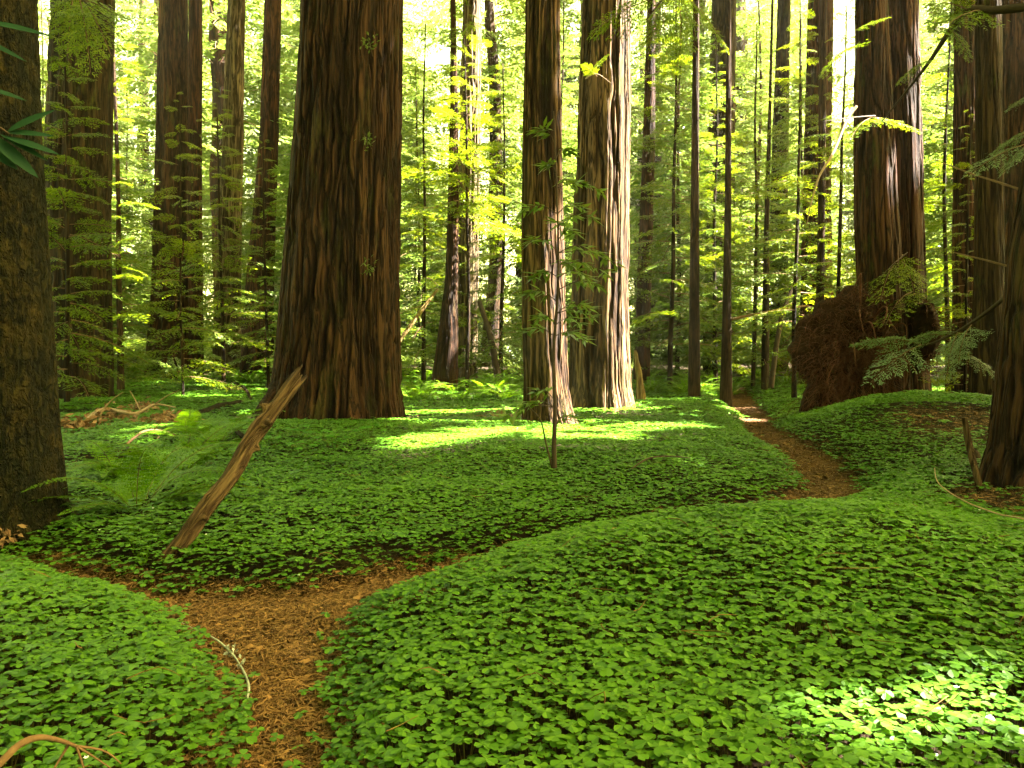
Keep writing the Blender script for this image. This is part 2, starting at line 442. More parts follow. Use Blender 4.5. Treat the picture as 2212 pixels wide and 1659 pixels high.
# ------------------------------------------------------------------ trunks
def trunk_mesh(name, zs, cx, cy, rr, mat, n=96, depth=.05, cell=.16, vert=1.3, flute=.04, seed=0, base_flute=.10, zb=0.0, gash=0):
    """rings at heights zs with centres cx,cy and radius rr; bark furrows are real displacement"""
    th = np.linspace(0, 2 * np.pi, n, endpoint=False)
    T, Zg = np.meshgrid(th, zs); Rr = np.repeat(rr[:, None], n, 1)
    c, s = np.cos(T), np.sin(T)
    rm = float(np.median(rr))
    fx, fy = c * rm / cell, s * rm / cell
    tw = .15 / max(cell, .05) * (fbm(c * 1.5, s * 1.5, Zg * .25, seed + 5, 2) - .5) + 1.1 * (fbm(c * rm / .35, s * rm / .35, Zg * .9, seed + 6, 2) - .5)
    n1 = fbm(fx * .62 + tw, fy * .62, Zg / vert * .5, seed, 3)
    n2 = vnoise(fx * 1.3 + 7 + tw, fy * 1.3, Zg / vert * .9, seed + 9)
    n3 = vnoise(fx * 3.1 + 3, fy * 3.1, Zg / vert * 2.2, seed + 19)
    crease = sstep(0, .13, np.abs(n1 - .5) * 1.6) * .58 + sstep(0, .32, np.abs(n2 - .5) * 2) * .42
    fur = np.clip(crease * .95 + (n3 - .5) * .4 + .35 * (fbm(fx * .22 + tw, fy * .22, Zg / vert * .3, seed + 61, 2) - .55), 0, 1)
    lob = fbm(c * 2.1 + seed, s * 2.1, Zg * .12, seed + 40, 2) - .5
    hb = np.clip((Zg - zb), 0, None)
    amp = flute + base_flute * np.exp(-hb / (1.1 * rm + .2))
    r = Rr * (1 + 2 * amp * lob) - depth * (1 - fur)
    if gash:
        gg = sstep(.60, .68, fbm(fx * .25 + 11, fy * .25, Zg * .42, seed + 77, 3)) * np.exp(-hb / 3.5)
        r = r - gash * gg; fur = fur * (1 - .8 * gg)
    V = np.stack([cx[:, None] + r * c, cy[:, None] + r * s, Zg], -1).reshape(-1, 3)
    m = len(zs); i = np.arange(m - 1)[:, None] * n; j = np.arange(n)[None]; j2 = (j + 1) % n
    Q = np.stack([i + j, i + j2, i + n + j2, i + n + j], -1).reshape(-1, 4)
    V = np.vstack([V, [cx[-1], cy[-1], zs[-1]]])
    j = np.arange(n); cap = np.stack([np.full(n, len(V) - 1), (m - 1) * n + j, (m - 1) * n + (j + 1) % n], -1)
    return mesh(name, V, [Q, cap], mat, True, attr={'furrow': np.append(fur.ravel(), .5)})

TREES = {}
def tree(key, d, prof, mat, label, n=96, nz=150, top=32, cat='tree', name='redwood_tree', group=None, lean_y=0.0, **kw):
    """prof: (py, pxL, pxR) rows from the top of the photo down to the base, at distance d"""
    rows = []
    for (py, l, r) in prof:
        a, b = at(l, py, d), at(r, py, d)
        rows.append((a[2], (a[0] + b[0]) / 2, (b[0] - a[0]) / 2))
    rows.sort(); rows = np.array(rows)
    zb, zt = rows[0, 0], rows[-1, 0]
    z0 = min(zb, hz(rows[0, 1], d)) - .35
    zs = np.concatenate([np.linspace(z0, zt + .8, nz), np.linspace(zt + 2, max(top, zt + 4), 10)])
    cx = np.interp(zs, rows[:, 0], rows[:, 1]); rr = np.interp(zs, rows[:, 0], rows[:, 2])
    up = zs > zt
    k = (rows[-1, 1] - rows[-2, 1]) / (rows[-1, 0] - rows[-2, 0])
    cx[up] = rows[-1, 1] + k * (zs[up] - zt)
    rr[up] = rows[-1, 2] * (1 - .55 * (zs[up] - zt) / 30)
    rr = rr * .985
    # smooth rings
    ker = np.ones(7) / 7
    for A in (cx, rr): A[3:nz - 3] = np.convolve(A[:nz], ker, 'valid')[:nz - 6]
    base = np.array([rows[0, 1], d, zb])
    root = thing(name, label, cat, base, group)
    me = trunk_mesh('trunk', zs - base[2], cx - base[0], (zs - zb) * lean_y, rr, mat, n=n, **kw)
    obj('trunk', me, root)
    TREEBASES.append((base[0], d, rows[0, 2] * .98))
    TREES[key] = (root, rows, d)
    return root

def gd(px, py): return float(ground(px, py)[1])

tree('T1', 6.7, [(0, -75, 72), (300, -75, 82), (600, -70, 100), (900, -65, 118), (1080, -65, 136), (1165, -70, 150)], M['barkmoss'],
     'mossy grey brown tree trunk standing nearest on the left edge of the clearing', n=160, nz=220, name='mossy_tree', depth=.018, cell=.06, vert=.12, flute=.05, base_flute=.05, seed=3)
tree('T2', 24, [(0, 118, 243), (250, 108, 240), (500, 97, 235), (700, 108, 236), (880, 116, 240)], M['barkdark'],
     'dark redwood veiled by drooping sprays behind the mossy left trunk', n=120, depth=.09, cell=.22, seed=11)
tree('T3', 33, [(0, 345, 405), (300, 338, 408), (600, 330, 415), (805, 318, 425)], M['bark'],
     'broad redwood left of the thickest trunk, its slimmer twin pressed against it', n=100, depth=.07, cell=.2, seed=17)
tree('T3b', 32.6, [(0, 408, 437), (400, 405, 436), (800, 408, 440)], M['barkred'],
     'slim redwood pressed against the right flank of the broad left redwood', n=60, nz=90, depth=.04, cell=.15, seed=19)
tree('T4', 35, [(0, 492, 530), (300, 480, 526), (600, 465, 521), (805, 458, 524)], M['barkgrey'],
     'straight grey ridged redwood third from the thickest trunk on its left', n=80, depth=.06, cell=.18, seed=23)
tree('T5', 33, [(0, 572, 608), (300, 560, 602), (600, 532, 592), (800, 516, 592)], M['barkred'],
     'red brown redwood leaning right, next on the left of the thickest trunk', n=90, depth=.06, cell=.18, seed=29)
HD = gd(740, 912)
tree('hero', HD, [(0, 650, 874), (200, 640, 872), (400, 626, 869), (600, 610, 868), (750, 598, 868), (850, 584, 873), (900, 568, 880), (935, 552, 890)], M['bark'],
     'thickest redwood trunk, deeply furrowed and shaded, in the middle of the grove', n=640, nz=520, depth=.12, cell=.15, vert=1.5, flute=.035, base_flute=.07, seed=41, gash=.13)
tree('T7', 27, [(0, 972, 985), (200, 972, 990), (400, 968, 992), (600, 962, 990), (720, 945, 990), (875, 925, 988)], M['bark'],
     'slender brown redwood in front of the pale grey fluted trunk', n=70, nz=120, depth=.03, cell=.1, seed=43)
tree('T7b', 31, [(0, 1000, 1040), (200, 992, 1040), (500, 985, 1036), (800, 985, 1032), (840, 983, 1034)], M['barkgrey'],
     'pale grey fluted redwood trunk behind the slender brown one', n=100, depth=.09, cell=.2, vert=4, seed=47)
D8 = gd(1180, 920)
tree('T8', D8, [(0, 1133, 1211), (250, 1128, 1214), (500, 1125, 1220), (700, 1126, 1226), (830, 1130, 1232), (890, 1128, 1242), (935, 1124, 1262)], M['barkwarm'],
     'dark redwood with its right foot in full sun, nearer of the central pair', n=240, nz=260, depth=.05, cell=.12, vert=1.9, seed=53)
D9 = gd(1295, 882)
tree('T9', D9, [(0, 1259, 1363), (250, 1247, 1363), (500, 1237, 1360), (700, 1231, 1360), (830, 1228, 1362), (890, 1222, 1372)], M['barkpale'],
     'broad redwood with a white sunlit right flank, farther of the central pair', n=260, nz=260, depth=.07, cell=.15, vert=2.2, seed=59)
tree('T10', 31, [(0, 1398, 1415), (300, 1388, 1416), (600, 1376, 1408), (800, 1368, 1404)], M['barkred'],
     'slim dark redwood standing just right of the sunlit flank', n=60, depth=.02, cell=.1, seed=61)
tree('T11', gd(1500, 866), [(0, 1497, 1511), (400, 1492, 1510), (700, 1488, 1512), (870, 1485, 1514)], M['barkslim'],
     'thin straight young redwood left of the footpath bend, cleaner of two', n=50, depth=.012, cell=.06, seed=67)
tree('T12', gd(1567, 880), [(0, 1569, 1579), (400, 1566, 1580), (700, 1560, 1580), (885, 1553, 1582)], M['barkslim'],
     'thin young redwood closest beside the footpath bend', n=50, depth=.012, cell=.06, seed=71)
tree('T13', 38, [(0, 1538, 1590), (400, 1526, 1588), (700, 1520, 1586), (800, 1514, 1590)], M['barkdark'],
     'dark shaggy redwood in the gloom behind the two thin young trunks', n=80, depth=.06, cell=.2, seed=73)
tree('T14', 29, [(150, 1662, 1668), (500, 1650, 1662), (838, 1643, 1662)], M['barkdark'],
     'thin dark pole of a tree right of the footpath', n=30, nz=60, depth=.01, cell=.06, seed=79, name='young_tree', top=12)
tree('T15', 40, [(0, 1680, 1708), (400, 1664, 1702), (800, 1660, 1702)], M['barkdark'],
     'shadowy redwood trunk behind the thin dark pole', n=60, nz=90, depth=.05, cell=.2, seed=83)
tree('T16', 30, [(0, 1745, 1800), (400, 1736, 1795), (850, 1726, 1800)], M['barkred'],
     'dark red redwood rising behind the left of the root mass', n=80, depth=.06, cell=.18, seed=89)
tree('T16b', 23, [(100, 1770, 1786), (500, 1766, 1782), (850, 1758, 1778)], M['barkslim'],
     'slim orange brown trunk in front of the dark red redwood', n=40, nz=90, depth=.012, cell=.06, seed=97)
tree('T17r', 18.2, [(0, 1890, 1980), (300, 1900, 1988), (600, 1905, 1996), (860, 1900, 2008), (900, 1895, 2012)], M['barkred'],
     'big red brown redwood behind the root mass, right half of a fused pair', n=200, nz=220, depth=.06, cell=.16, vert=2.5, seed=101)
tree('T17l', 17.2, [(0, 1848, 1916), (300, 1846, 1930), (500, 1848, 1942), (640, 1856, 1952), (760, 1872, 1964), (890, 1880, 1976)], M['barkred'],
     'big red brown redwood behind the root mass, left half of a fused pair', n=200, nz=220, depth=.06, cell=.14, vert=2.0, seed=103)
tree('T18', 21, [(0, 2062, 2112), (400, 2060, 2112), (700, 2058, 2112), (890, 2054, 2120)], M['barkred'],
     'dark red redwood at the left of the right edge group', n=120, depth=.05, cell=.14, seed=107)
tree('T18b', 15.5, [(0, 2110, 2160), (300, 2110, 2164), (600, 2106, 2166), (900, 2092, 2172), (940, 2086, 2182)], M['barkslim'],
     'smooth grey brown trunk in the middle of the right edge group', n=120, depth=.025, cell=.1, seed=109)
tree('T18c', 26, [(0, 2160, 2260), (400, 2156, 2260), (900, 2150, 2270)], M['barkred'],
     'shadowed red redwood cut by the right edge of the photo', n=120, depth=.06, cell=.16, seed=113)
D19 = gd(2180, 1050)
tree('T19', D19, [(0, 2270, 2400), (300, 2225, 2390), (550, 2188, 2375), (750, 2168, 2365), (950, 2146, 2360), (1065, 2118, 2360)], M['bark'],
     'furrowed redwood nearest on the right, leaning out of the photo', n=260, nz=260, depth=.045, cell=.10, vert=.5, seed=127)

# ------------------------------------------------------------------ foliage prototypes
def branch_proto(seed, tw_sp, k_sp, kl, kw, spread=.42, drop=.28):
    """flat conifer spray of unit length along +X"""
    r = np.random.default_rng(seed); B = []; D = []; L = []
    ts = np.arange(.12, 1.0, tw_sp)
    for t in ts:
        for s in (1, -1):
            t_ = t + r.uniform(-.4, .4) * tw_sp
            a = R(58) * s + r.normal(0, .12)
            ln = spread * (1.08 - t_) ** .7 * min(1, t_ * 4 + .25) * r.uniform(.6, 1.15)
            o = np.array([t_, 0, -drop * t_ * t_]); dirv = np.array([math.cos(a), math.sin(a), -.25 + r.normal(0, .1)])
            q = np.arange(k_sp * .5, ln, k_sp)
            for u in q:
                sag = np.array([0, 0, -.5 * u * u])
                for s2 in (1, -1):
                    b = a + s2 * R(42) + r.normal(0, .15)
                    B.append(o + dirv * u + sag); D.append((math.cos(b), math.sin(b), -.22 + r.normal(0, .22))); L.append(kl * r.uniform(.7, 1.2))
            B.append(o + dirv * ln); D.append(dirv + (0, 0, -.2)); L.append(kl)
    B = np.array(B); D = np.array(D); N = np.tile([0, 0, 1.0], (len(B), 1)) + r.normal(0, .28, (len(B), 3))
    V, Fq = kites(B, D, N, np.array(L), kw)
    ax = np.linspace(0, 1, 5); ax = np.stack([ax, ax * 0, -drop * ax * ax], 1)
    wv, wf = tube(ax, np.linspace(.010, .003, 5), 3, cap=False)
    return V, Fq[0], wv, wf[0]

HI = [branch_proto(s, .045, .036, .062, .017) for s in (1, 2, 3)]
MID = [branch_proto(s, .065, .055, .085, .026) for s in (4, 5, 6)]
LO = [branch_proto(s, .095, .085, .13, .046) for s in (7, 8, 9)]

def place_branch(bag, proto, p, az, L, pitch, roll=0, wood=True):
    V, Fq, wv, wf = proto
    ca, sa, cp, sp = math.cos(az), math.sin(az), math.cos(pitch), math.sin(pitch)
    cr, sr = math.cos(roll), math.sin(roll)
    Rx = np.array([[1, 0, 0], [0, cr, -sr], [0, sr, cr]])
    Ry = np.array([[cp, 0, -sp], [0, 1, 0], [sp, 0, cp]])
    Rz = np.array([[ca, -sa, 0], [sa, ca, 0], [0, 0, 1]])
    Mx = (Rz @ Ry @ Rx).T * L
    bag.add(V @ Mx + p, [Fq], 0)
    if wood: bag.add(wv @ Mx + p, [wf], 1)

def crown_mesh(seed, H, z0, nb, Lmax, protos, mats, taper=1.3, rad=.05):
    r = np.random.default_rng(seed); b = Bag()
    for i in range(nb):
        f = (i + r.uniform(0, 1)) / nb
        z = z0 + (H - z0) * f
        L = Lmax * (1 - f ** taper * .85) * r.uniform(.55, 1.1)
        az = i * 2.39996 + r.normal(0, .35)
        place_branch(b, protos[i % 3], np.array([math.cos(az) * rad, math.sin(az) * rad, z]), az, L, R(12) + r.normal(0, .16) - .12 * (1 - f), r.normal(0, .25))
    return b.mesh('crown', mats)

def pole_mesh(seed, H, r0, mat, n=14, nz=40, lean=.0):
    zs = np.linspace(-.4, H, nz)
    cx = .02 * H * (fbm(zs * .15, 0, seed, seed, 2) - .5); cy = .02 * H * (fbm(zs * .15, 5, seed, seed + 1, 2) - .5)
    rr = r0 * (1 - .75 * np.clip(zs, 0, None) / H) + r0 * .25 * np.exp(-np.clip(zs, 0, None) / (r0 * 2))
    return trunk_mesh('trunk', zs, cx + lean * zs, cy, rr, mat, n=n, depth=r0 * .12, cell=.1 if r0 < .4 else .2, seed=seed, flute=.03, base_flute=.04)

# ---- background trees: variants, each an Empty > trunk, crown
NM = [M['needle'], M['twig']]; NF = [M['needlefar'], M['twig']]
VAR = []
for k, (H, z0, nb, Lm, r0, mat) in enumerate(((17, 1.0, 190, 2.9, .09, M['barkslim']), (21, 1.5, 200, 3.3, .13, M['barkslim']), (14, .5, 170, 2.7, .065, M['barkdark']))):
    VAR.append((crown_mesh(200 + k, H, z0, nb, Lm, LO, NF, rad=r0 * .7), pole_mesh(210 + k, H, r0, mat)))
BIG = []
for k, (H, z0, nb, Lm, r0, mat) in enumerate(((36, 11, 130, 4.2, .75, M['barkred']), (36, 13, 120, 4.4, 1.0, M['bark']), (34, 8, 140, 3.8, .5, M['barkslim']), (36, 12, 120, 4.2, .85, M['barkgrey']))):
    BIG.append((crown_mesh(230 + k, H, z0, nb, Lm, LO, NF, rad=r0 * .7, taper=2.5), pole_mesh(240 + k, H, r0, mat, n=40, nz=70)))
FRESH = set()
def put(var, name, x, y, label, group, rz=0, s=1.0, cat='tree'):
    root = thing(name, label, cat, (x, y, hz(x, y)), group, rz); root.scale = (s, s, s)
    obj('trunk', var[1], root); obj('crown', var[0], root)
    return root

def zone(px):
    if px < 560: return 'left of the thickest trunk'
    if px < 1130: return 'between the thickest trunk and the sunlit pair'
    if px < 1720: return 'between the sunlit pair and the root mass'
    return 'at the far right behind the root mass'
def pxof(x, y): return (x / y * F + 512) / K

rb = np.random.default_rng(99)
placed = [(v[1][0, 1], v[2], .9) for v in TREES.values()]
def free(x, y, rad):
    return all(math.hypot(x - a, y - b) > rad + c for a, b, c in placed)
def region_pts(n, y0, y1, rad, k=.78, px=None):
    out = []; tries = 0
    while len(out) < n and tries < 6000:
        tries += 1
        y = y0 + (y1 - y0) * rb.uniform(0, 1) ** .8
        x = rb.uniform(-k * y - 2, k * y + 2)
        if px and not (px[0] < pxof(x, y) < px[1]): continue
        if abs(x - (7.3 + (y - 25.5) * .24)) < 1.6 and y < 40: continue
        if free(x, y, rad): placed.append((x, y, rad)); out.append((x, y))
    return out
for i, (x, y) in enumerate(region_pts(54, 40, 95, 1.6)):
    z = zone(pxof(x, y))
    put(BIG[i % 4], 'redwood_tree', x, y, 'tall straight redwood in the bright far woods ' + z, 'far redwoods ' + z, rb.uniform(0, 6.28), rb.uniform(.8, 1.15))
for i, (x, y) in enumerate(region_pts(48, 31, 62, 1.3)):
    z = zone(pxof(x, y))
    put(VAR[i % 3], 'young_conifer', x, y, 'slender leafy conifer among the far trunks ' + z, 'far young conifers ' + z, rb.uniform(0, 6.28), rb.uniform(.75, 1.25), 'young tree')
for i, (x, y) in enumerate(region_pts(34, 62, 85, 1.4)):
    z = zone(pxof(x, y))
    put(VAR[i % 3], 'young_conifer', x, y, 'slender leafy conifer among the far trunks ' + z, 'far young conifers ' + z, rb.uniform(0, 6.28), rb.uniform(.9, 1.5), 'young tree')

# ---- nearer understory conifers with finer sprays
def understory(px, d, H, z0, nb, Lm, r0, label, seed, protos=MID, lean=0, mats=None, bark=None):
    p = at(px, 800, d); x = p[0]
    root = thing('young_conifer', label, 'young tree', (x, d, hz(x, d)), 'understory conifers around the clearing')
    obj('trunk', pole_mesh(seed, H, r0, bark or M['barkdark'], n=10, nz=24), root)
    obj('crown', crown_mesh(seed + 1, H, z0, nb, Lm, protos, mats or NM, rad=r0), root)
    return root
understory(150, 20.5, 11, .7, 75, 2.0, .07, 'young hemlock whose sprays veil the dark redwood on the left', 301)
understory(262, 27, 14, 1.0, 85, 1.9, .12, 'slender pale conifer just right of the dark left redwood', 305, bark=M['barkslim'])
understory(395, 25, 9.5, .6, 45, 1.9, .05, 'drooping young conifer before the broad left redwood', 309)
understory(480, 29, 11, 1.5, 70, 2.1, .08, 'young conifer between the broad and the grey left redwoods', 313)
understory(575, 28, 9, .8, 60, 1.7, .07, 'leafy young conifer tucked beside the thickest trunk on its left', 317)
understory(915, 29, 13, 1.0, 75, 2.0, .09, 'young conifer filling the gap just right of the thickest trunk', 321)
understory(1085, 30, 12, .8, 80, 2.1, .09, 'young conifer between the pale fluted trunk and the sunlit pair', 325)
understory(1005, 26.5, 13, 5.5, 60, 2.4, .07, 'bright sprayed conifer crown hanging before the pale fluted trunk', 327)
understory(1450, 28.5, 15, 1.5, 90, 2.4, .10, 'dense young conifer between the slim dark redwood and the thin young trunks', 329)
understory(1545, 33, 14, 1.0, 90, 2.2, .10, 'shaggy young conifer around the two thin young trunks', 333)
understory(1625, 31, 14, 1.5, 80, 2.3, .09, 'young conifer over the far end of the footpath', 337)
understory(1720, 24, 12, 2.2, 75, 2.1, .08, 'yellow green young conifer left of the root mass', 341)
understory(1815, 22.5, 11, 1.6, 70, 1.8, .08, 'young conifer squeezed between dark red trunk and fused pair', 345)
understory(2040, 23, 12, .8, 80, 1.9, .08, 'bright young conifer right of the fused pair', 349)
understory(2085, 17.3, 6.5, .4, 60, 1.2, .04, 'small shaded conifer before the right edge trunks', 353)
understory(60, 26, 13, 1, 80, 2.4, .1, 'young conifer behind the mossy trunk at the left edge', 357)

# ---- distant woodland: one mass of foliage closing the view
def distant():
    b = Bag(); r = np.random.default_rng(5); n = 5200
    y = r.uniform(88, 125, n); x = r.uniform(-1, 1, n) * (.95 * y + 12)
    z = 58 * r.uniform(0, 1, n) ** 1.15 + .8
    for i in range(n):
        if z[i] > 6 and vnoise(x[i] / 5, z[i] / 4, 0, 8) > .46: continue
        place_branch(b, LO[i % 3], np.array([x[i], y[i], z[i]]), r.uniform(0, 6.28), r.uniform(3.5, 7.5), r.normal(-.1, .25), r.normal(0, .3), wood=False)
    return b.mesh('distant_woodland', [M['needlefar']])
tag(obj('distant_woodland', distant()), 'far mass of sunlit forest foliage closing the view', 'woodland', kind='stuff')

# low brush that hides the feet of the far trunks
def brush():
    b = Bag(); r = np.random.default_rng(15); n = 1500
    y = r.uniform(30, 70, n); x = r.uniform(-1, 1, n) * (.78 * y + 3)
    for i in range(n):
        if abs(x[i] - (7.3 + (y[i] - 25.5) * .24)) < 1.3 and y[i] < 36: continue
        place_branch(b, LO[i % 3], np.array([x[i], y[i], hz(x[i], y[i]) + .1 + r.uniform(0, 1.1)]), r.uniform(0, 6.28), r.uniform(.9, 2.0), r.uniform(.0, .9), r.normal(0, .3), wood=False)
    return b.mesh('undergrowth', [M['needlefar']])
tag(obj('undergrowth', brush()), 'low green undergrowth around the feet of the far trunks', 'undergrowth', kind='stuff')

# ------------------------------------------------------------------ ferns
def frond_mesh(seed, L, rise, npin, bip, mats, width=.17, curl=1.0, droop=0.0):
    r = np.random.default_rng(seed); b = Bag()
    t = np.linspace(0, 1, 14)
    ax = np.stack([L * (t * .75 + .25 * t * t), L * .03 * np.sin(t * 3 + seed), L * (rise * t * 1.5 - (rise * .9 + .10 * curl) * t * t)], 1)
    wv, wf = tube(ax, np.linspace(.004, .0012, 14), 4, cap=False); b.add(wv, wf, 1)
    q = np.linspace(.16, .99, npin)
    P = np.stack([np.interp(q, t, ax[:, k]) for k in range(3)], 1)
    Tn = np.gradient(P, axis=0); Tn /= np.linalg.norm(Tn, axis=1)[:, None]
    S = np.cross(np.tile([0, 0, 1.0], (npin, 1)), Tn); S /= np.linalg.norm(S, axis=1)[:, None]
    U = np.cross(Tn, S)
    w = L * width * np.minimum(1, (q - .10) * 4) * (1 - q) ** .75 * 1.35 + .006
    for s in (1, -1):
        D = S * s + Tn * .28 + r.normal(0, .06, S.shape); D /= np.linalg.norm(D, axis=1)[:, None]
        if not bip:
            V, Fq = kites(P, D + np.array([0, 0, -.15 - droop]), U + r.normal(0, .15, U.shape), w, L * .9 / npin)
            b.add(V, Fq, 0)
        else:
            for k in range(npin):
                m = max(3, int(w[k] / .017)); u = np.linspace(.1, .98, m) * w[k]
                for s2 in (1, -1):
                    N2 = np.cross(U[k], D[k]) * s2
                    d2 = N2 + D[k] * .45
                    ln = (.030 * (1 - u / w[k]) ** .6 + .010) * L
                    V, Fq = kites(P[k] + D[k] * u[:, None] + np.array([0, 0, -1.0]) * (u ** 2)[:, None] * .5, np.tile(d2, (m, 1)) + r.normal(0, .12, (m, 3)), np.tile(U[k], (m, 1)) + r.normal(0, .15, (m, 3)), ln, .018)
                    b.add(V, Fq, 0)
    return b.mesh('frond', mats)

FM = [M['fern'], M['stem']]; DFM = [M['deadfern'], M['deadfern']]
def fern_thing(x, y, nf, L, label, seed, bip=True, mats=FM, name='fern', group=None, rise=(.25, 1.0), nvar=5):
    r = np.random.default_rng(seed)
    root = thing(name, label, 'fern', (x, y, hz(x, y) + .02), group, r.uniform(0, 6))
    ms = [frond_mesh(seed * 10 + k, L, r.uniform(*rise), 26 if bip else 34, bip, mats, width=.17 if bip else .13) for k in range(nvar)]
    for i in range(nf):
        o = obj('frond', ms[i % nvar], root)
        o.rotation_euler = (r.normal(0, .15), r.normal(0, .12), i * 2 * np.pi / nf + r.normal(0, .4)); s = r.uniform(.55, 1.1); o.scale = (s, s, s)
    return root
def whole_fern(seed, nf=13, L=.9, mats=FM, npin=24):
    r = np.random.default_rng(seed); b = Bag()
    for i in range(nf):
        me = frond_mesh(seed * 31 + i, L * r.uniform(.7, 1.1), r.uniform(.35, 1.0), npin, False, mats, width=.14)
        V = np.empty(len(me.vertices) * 3, np.float32); me.vertices.foreach_get('co', V); V = V.reshape(-1, 3)
        nl = np.empty(len(me.polygons) * 4, np.int32); me.loops.foreach_get('vertex_index', nl)
        mi = np.empty(len(me.polygons), np.int32); me.polygons.foreach_get('material_index', mi)
        Q = nl.reshape(-1, 4); a = i * 2 * np.pi / nf + r.normal(0, .2); c, s = math.cos(a), math.sin(a)
        V = V @ np.array([[c, s, 0], [-s, c, 0], [0, 0, 1]])
        for k in (0, 1):
            if (mi == k).any(): b.add(V if k == 0 else V, [Q[mi == k]], k)
        bpy.data.meshes.remove(me)
    return b.mesh('fern', mats)

for (px, py, nf, L, label, seed) in ((300, 1128, 15, 1.1, 'large lacy fern beside the foot of the leaning log', 1),
                                     (395, 1045, 12, 1.0, 'lacy fern with one upright frond behind the large fern', 2),
                                     (470, 975, 13, 1.05, 'feathery fern spreading just above the leaning log', 3),
                                     (255, 1055, 10, .95, 'lacy fern between mossy trunk and large fern', 4),
                                     (400, 960, 10, .9, 'feathery fern below the dead pale branches', 5)):
    p = ground(px, py); fern_thing(p[0], p[1], nf, L, label, seed)
WF = [whole_fern(500 + k) for k in range(4)]
DWF = whole_fern(520, 10, .7, DFM)
def fern_at(px, py, s, label, group, k, dead=False, jit=True):
    p = ground(px, py) if not isinstance(py, tuple) else None
    o = obj('fern', DWF if dead else WF[k % 4], loc=(p[0], p[1], hz(p[0], p[1])))
    o.rotation_euler = (0, 0, k * 1.7); o.scale = (s, s, s * random.uniform(.8, 1.1))
    return tag(o, label, 'fern', group)
rf = np.random.default_rng(77)
for k in range(30):
    fern_at(rf.uniform(250, 590), rf.uniform(805, 838), rf.uniform(.9, 1.5), 'sword fern in the green band before the left far trunks', 'sword ferns left of the thickest trunk', k)
for k in range(34):
    fern_at(rf.uniform(880, 1125), rf.uniform(822, 872), rf.uniform(.9, 1.5), 'sword fern in the fern bank between the thickest trunk and the sunlit pair', 'sword ferns right of the thickest trunk', k)
for k in range(30):
    fern_at(rf.uniform(1385, 1640), rf.uniform(812, 862), rf.uniform(.9, 1.4), 'sword fern around the thin young trunks left of the footpath', 'sword ferns near the footpath', k)
for k in range(8):
    fern_at(rf.uniform(1625, 1700), rf.uniform(812, 842), rf.uniform(.8, 1.2), 'sword fern right of the far footpath before the thin dark pole', 'sword ferns by the thin dark pole', k)
for k, (px, py, s) in enumerate(((1040, 905, .8), (1075, 915, .9), (1110, 912, .8), (1020, 895, .6))):
    fern_at(px, py, s, 'withered orange fern at the left foot of the dark central redwood', 'withered ferns by the dark central redwood', k, dead=True)

# ------------------------------------------------------------------ leaning log, snags, sticks
def stick(name, label, cat, P, rad, mat, n=8, rough=.15, seed=0, group=None, npts=24, sub=()):
    P = spline(P, npts); rad = np.interp(np.linspace(0, 1, npts), np.linspace(0, 1, len(rad)), rad)
    base = P[0].copy()
    b = Bag(); b.add(*tube(P - base, rad, n, seed, rough))
    for (t, dv, r0) in sub:
        q = P[int(t * (npts - 1))] - base; dv = np.asarray(dv, float)
        S = spline([q, q + dv * .5 + np.array([0, 0, .05]) * np.linalg.norm(dv), q + dv], 8)
        b.add(*tube(S, np.linspace(r0, r0 * .3, 8), 5, seed + 3, .1))
    me = b.mesh(name, [mat], True)
    if 'furrow' not in me.attributes:
        a = me.attributes.new('furrow', 'FLOAT', 'POINT'); a.data.foreach_set('value', np.full(len(me.vertices), .55, np.float32))
    o = obj(name, me, loc=base); tag(o, label, cat, group); return o

